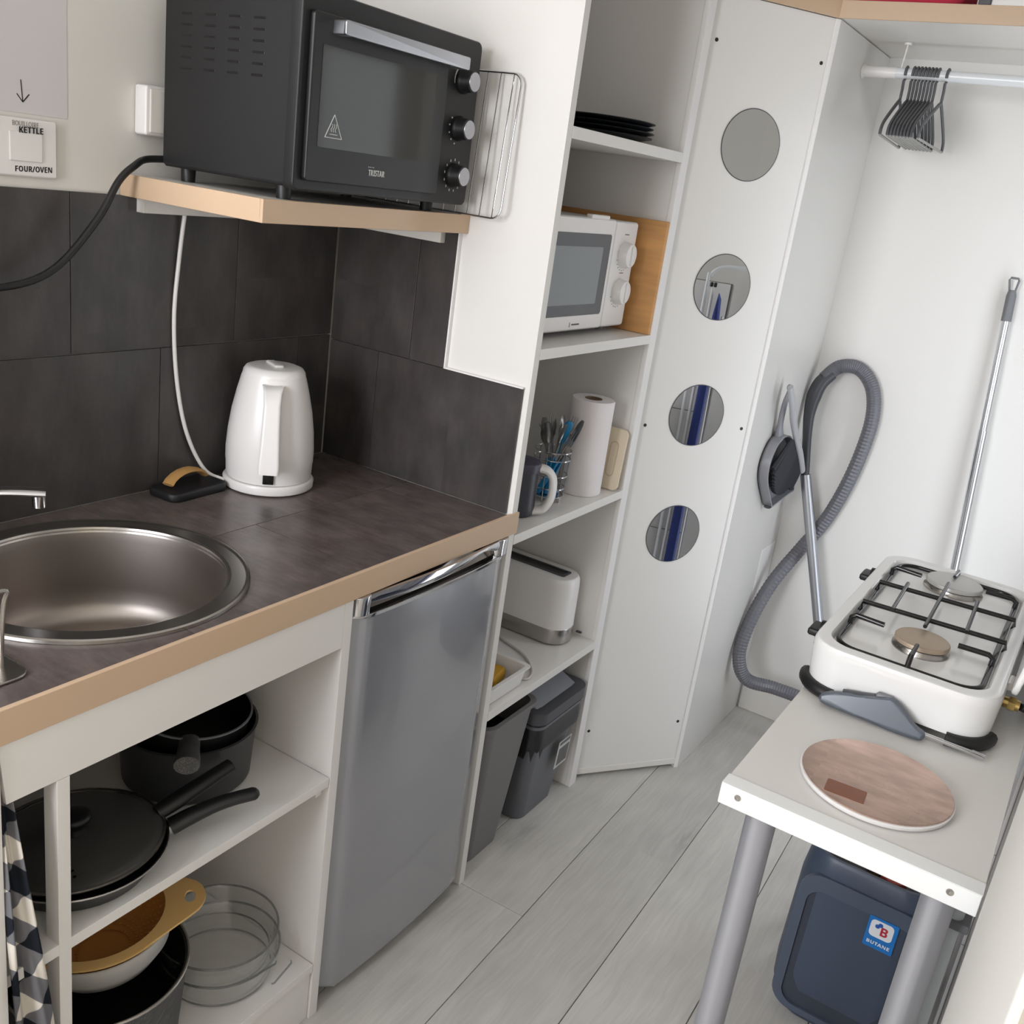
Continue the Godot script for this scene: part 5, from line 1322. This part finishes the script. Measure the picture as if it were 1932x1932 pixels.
	# lid tilted back against the wall, and the gas inlet below it
	part(s, "lid", mb().prism(rrect(0.5, 0.24, 0.03, 6, Vector2(0, 0.12)), 0.009, axes(Vector3(1.4345, H + 0.08, cz - 0.01), Vector3(0, 0, -1), Vector3(0.11, 1, 0)), 0.002), en, "open white enamel lid")
	part(s, "hinge", mb().tube([Vector3(1.431, H + 0.08, 0.05), Vector3(1.431, H + 0.08, 0.085)], 0.006, 12), M.steel)
	part(s, "gas_inlet", mb().tube([Vector3(1.42, H + 0.045, 0.06), Vector3(1.452, H + 0.045, 0.06)], 0.0085, 14).tube([Vector3(1.436, H + 0.045, 0.06), Vector3(1.446, H + 0.045, 0.06)], 0.0115, 6), mat(rgb(196, 168, 106), 0.25, 1.0), "brass gas fitting")
	part(s, "gas_hose", mb().tube(spline([Vector3(1.452, H + 0.045, 0.06), Vector3(1.465, H + 0.04, 0.04), Vector3(1.466, H + 0.03, -0.1), Vector3(1.464, H + 0.02, -0.3)], 6), 0.006, 10), M.black)

	# gas bottle under the table
	var bc := Vector3(1.314, 0, -0.235)
	var g := thing("gas_bottle", "dark blue plastic-clad gas bottle with a blue label under the table", "gas bottle", bc)
	var bl := mat(rgb(62, 72, 90), 0.42)
	var bs := func(y: float, w: float, d: float, r: float) -> PackedVector3Array:
		var ring := PackedVector3Array()
		for p in rrect(w, d, r, 7): ring.append(Vector3(bc.x + p.x, y, bc.z + p.y))
		return ring
	var body := mb()
	body.smooth = 40.0
	body.loft([bs.call(0.0, 0.21, 0.21, 0.05), bs.call(0.004, 0.22, 0.22, 0.055), bs.call(0.06, 0.262, 0.262, 0.065), bs.call(0.12, 0.268, 0.268, 0.066), bs.call(0.32, 0.262, 0.262, 0.066), bs.call(0.36, 0.252, 0.252, 0.064), bs.call(0.38, 0.242, 0.242, 0.06), bs.call(0.387, 0.232, 0.232, 0.056), bs.call(0.384, 0.216, 0.21, 0.05), bs.call(0.33, 0.205, 0.2, 0.05)])
	part(g, "shell", body, bl)
	var fz := axes(Vector3(bc.x, 0, bc.z + 0.1275), Vector3(1, 0, 0), Vector3(0, 1, -0.018))
	part(g, "front_frame", mb().frame(rrect(0.236, 0.318, 0.045, 6, Vector2(0, 0.193)), rrect(0.206, 0.272, 0.032, 6, Vector2(0.004, 0.183)), 0.0115, fz), mat(rgb(72, 82, 98), 0.4))
	part(g, "front_panel", mb().prism(rrect(0.21, 0.276, 0.03, 6, Vector2(0.004, 0.183)), 0.006, fz, 0.001), mat(rgb(50, 56, 68), 0.45))
	part(g, "collar_well", mb().prism(rrect(0.2, 0.195, 0.048, 6), 0.003, lying(Vector3(bc.x, 0.334, bc.z))), M.black)
	part(g, "valve", mb().lathe([Vector2(0, 0.336), Vector2(0.022, 0.336), Vector2(0.022, 0.37), Vector2(0.012, 0.374), Vector2(0.012, 0.395), Vector2(0, 0.397)], 24, Transform3D(Basis(), Vector3(bc.x, 0, bc.z))), mat(rgb(168, 132, 76), 0.3, 1.0))
	part(g, "regulator", mb().lathe([Vector2(0, 0.34), Vector2(0.022, 0.341), Vector2(0.025, 0.352), Vector2(0.022, 0.366), Vector2(0, 0.37)], 28, Transform3D(Basis(), Vector3(bc.x + 0.035, 0, bc.z + 0.055))), mat(rgb(178, 70, 52), 0.45))
	var lb := part(g, "label", mb().prism(rrect(0.054, 0.066, 0.002, 2, Vector2(0.045, 0.288)), 0.0012, fz.translated_local(Vector3(0, 0, 0.0118))), mat(rgb(18, 112, 188), 0.4), "blue butane label")
	part(lb, "white_field", mb().prism(rrect(0.042, 0.036, 0.008, 4, Vector2(0.044, 0.298)), 0.0008, fz.translated_local(Vector3(0, 0, 0.0128))), mat(rgb(226, 228, 232), 0.4))
	var T := func(x: float, y: float) -> Vector3: return fz * Vector3(x, y, 0.0142)
	words(lb, "letter", "B", 0.018, T.call(0.049, 0.2965), Vector3(1, 0, 0), fz.basis.y, mat(rgb(178, 34, 54), 0.5))
	words(lb, "lettering", "BUTANE", 0.0066, T.call(0.045, 0.2675), Vector3(1, 0, 0), fz.basis.y, mat(rgb(226, 230, 236), 0.5), 1.2)
	part(lb, "flame_dots", mb().prism(circle(0.0042, 14, Vector2(0.0355, 0.304)), 0.001, fz.translated_local(Vector3(0, 0, 0.0134))).prism(circle(0.0042, 14, Vector2(0.0405, 0.3085)), 0.001, fz.translated_local(Vector3(0, 0, 0.0134))), mat(rgb(36, 88, 168), 0.5))

func _ready() -> void:
	stage()
	make_materials()
	make_room()
	make_counter()
	make_cabinet()
	make_fridge()
	make_shelves()
	make_closet()
	make_table()
	make_stove()
	make_oven()
	make_kettle()
	make_pans()
	make_wall_things()
	make_towel()
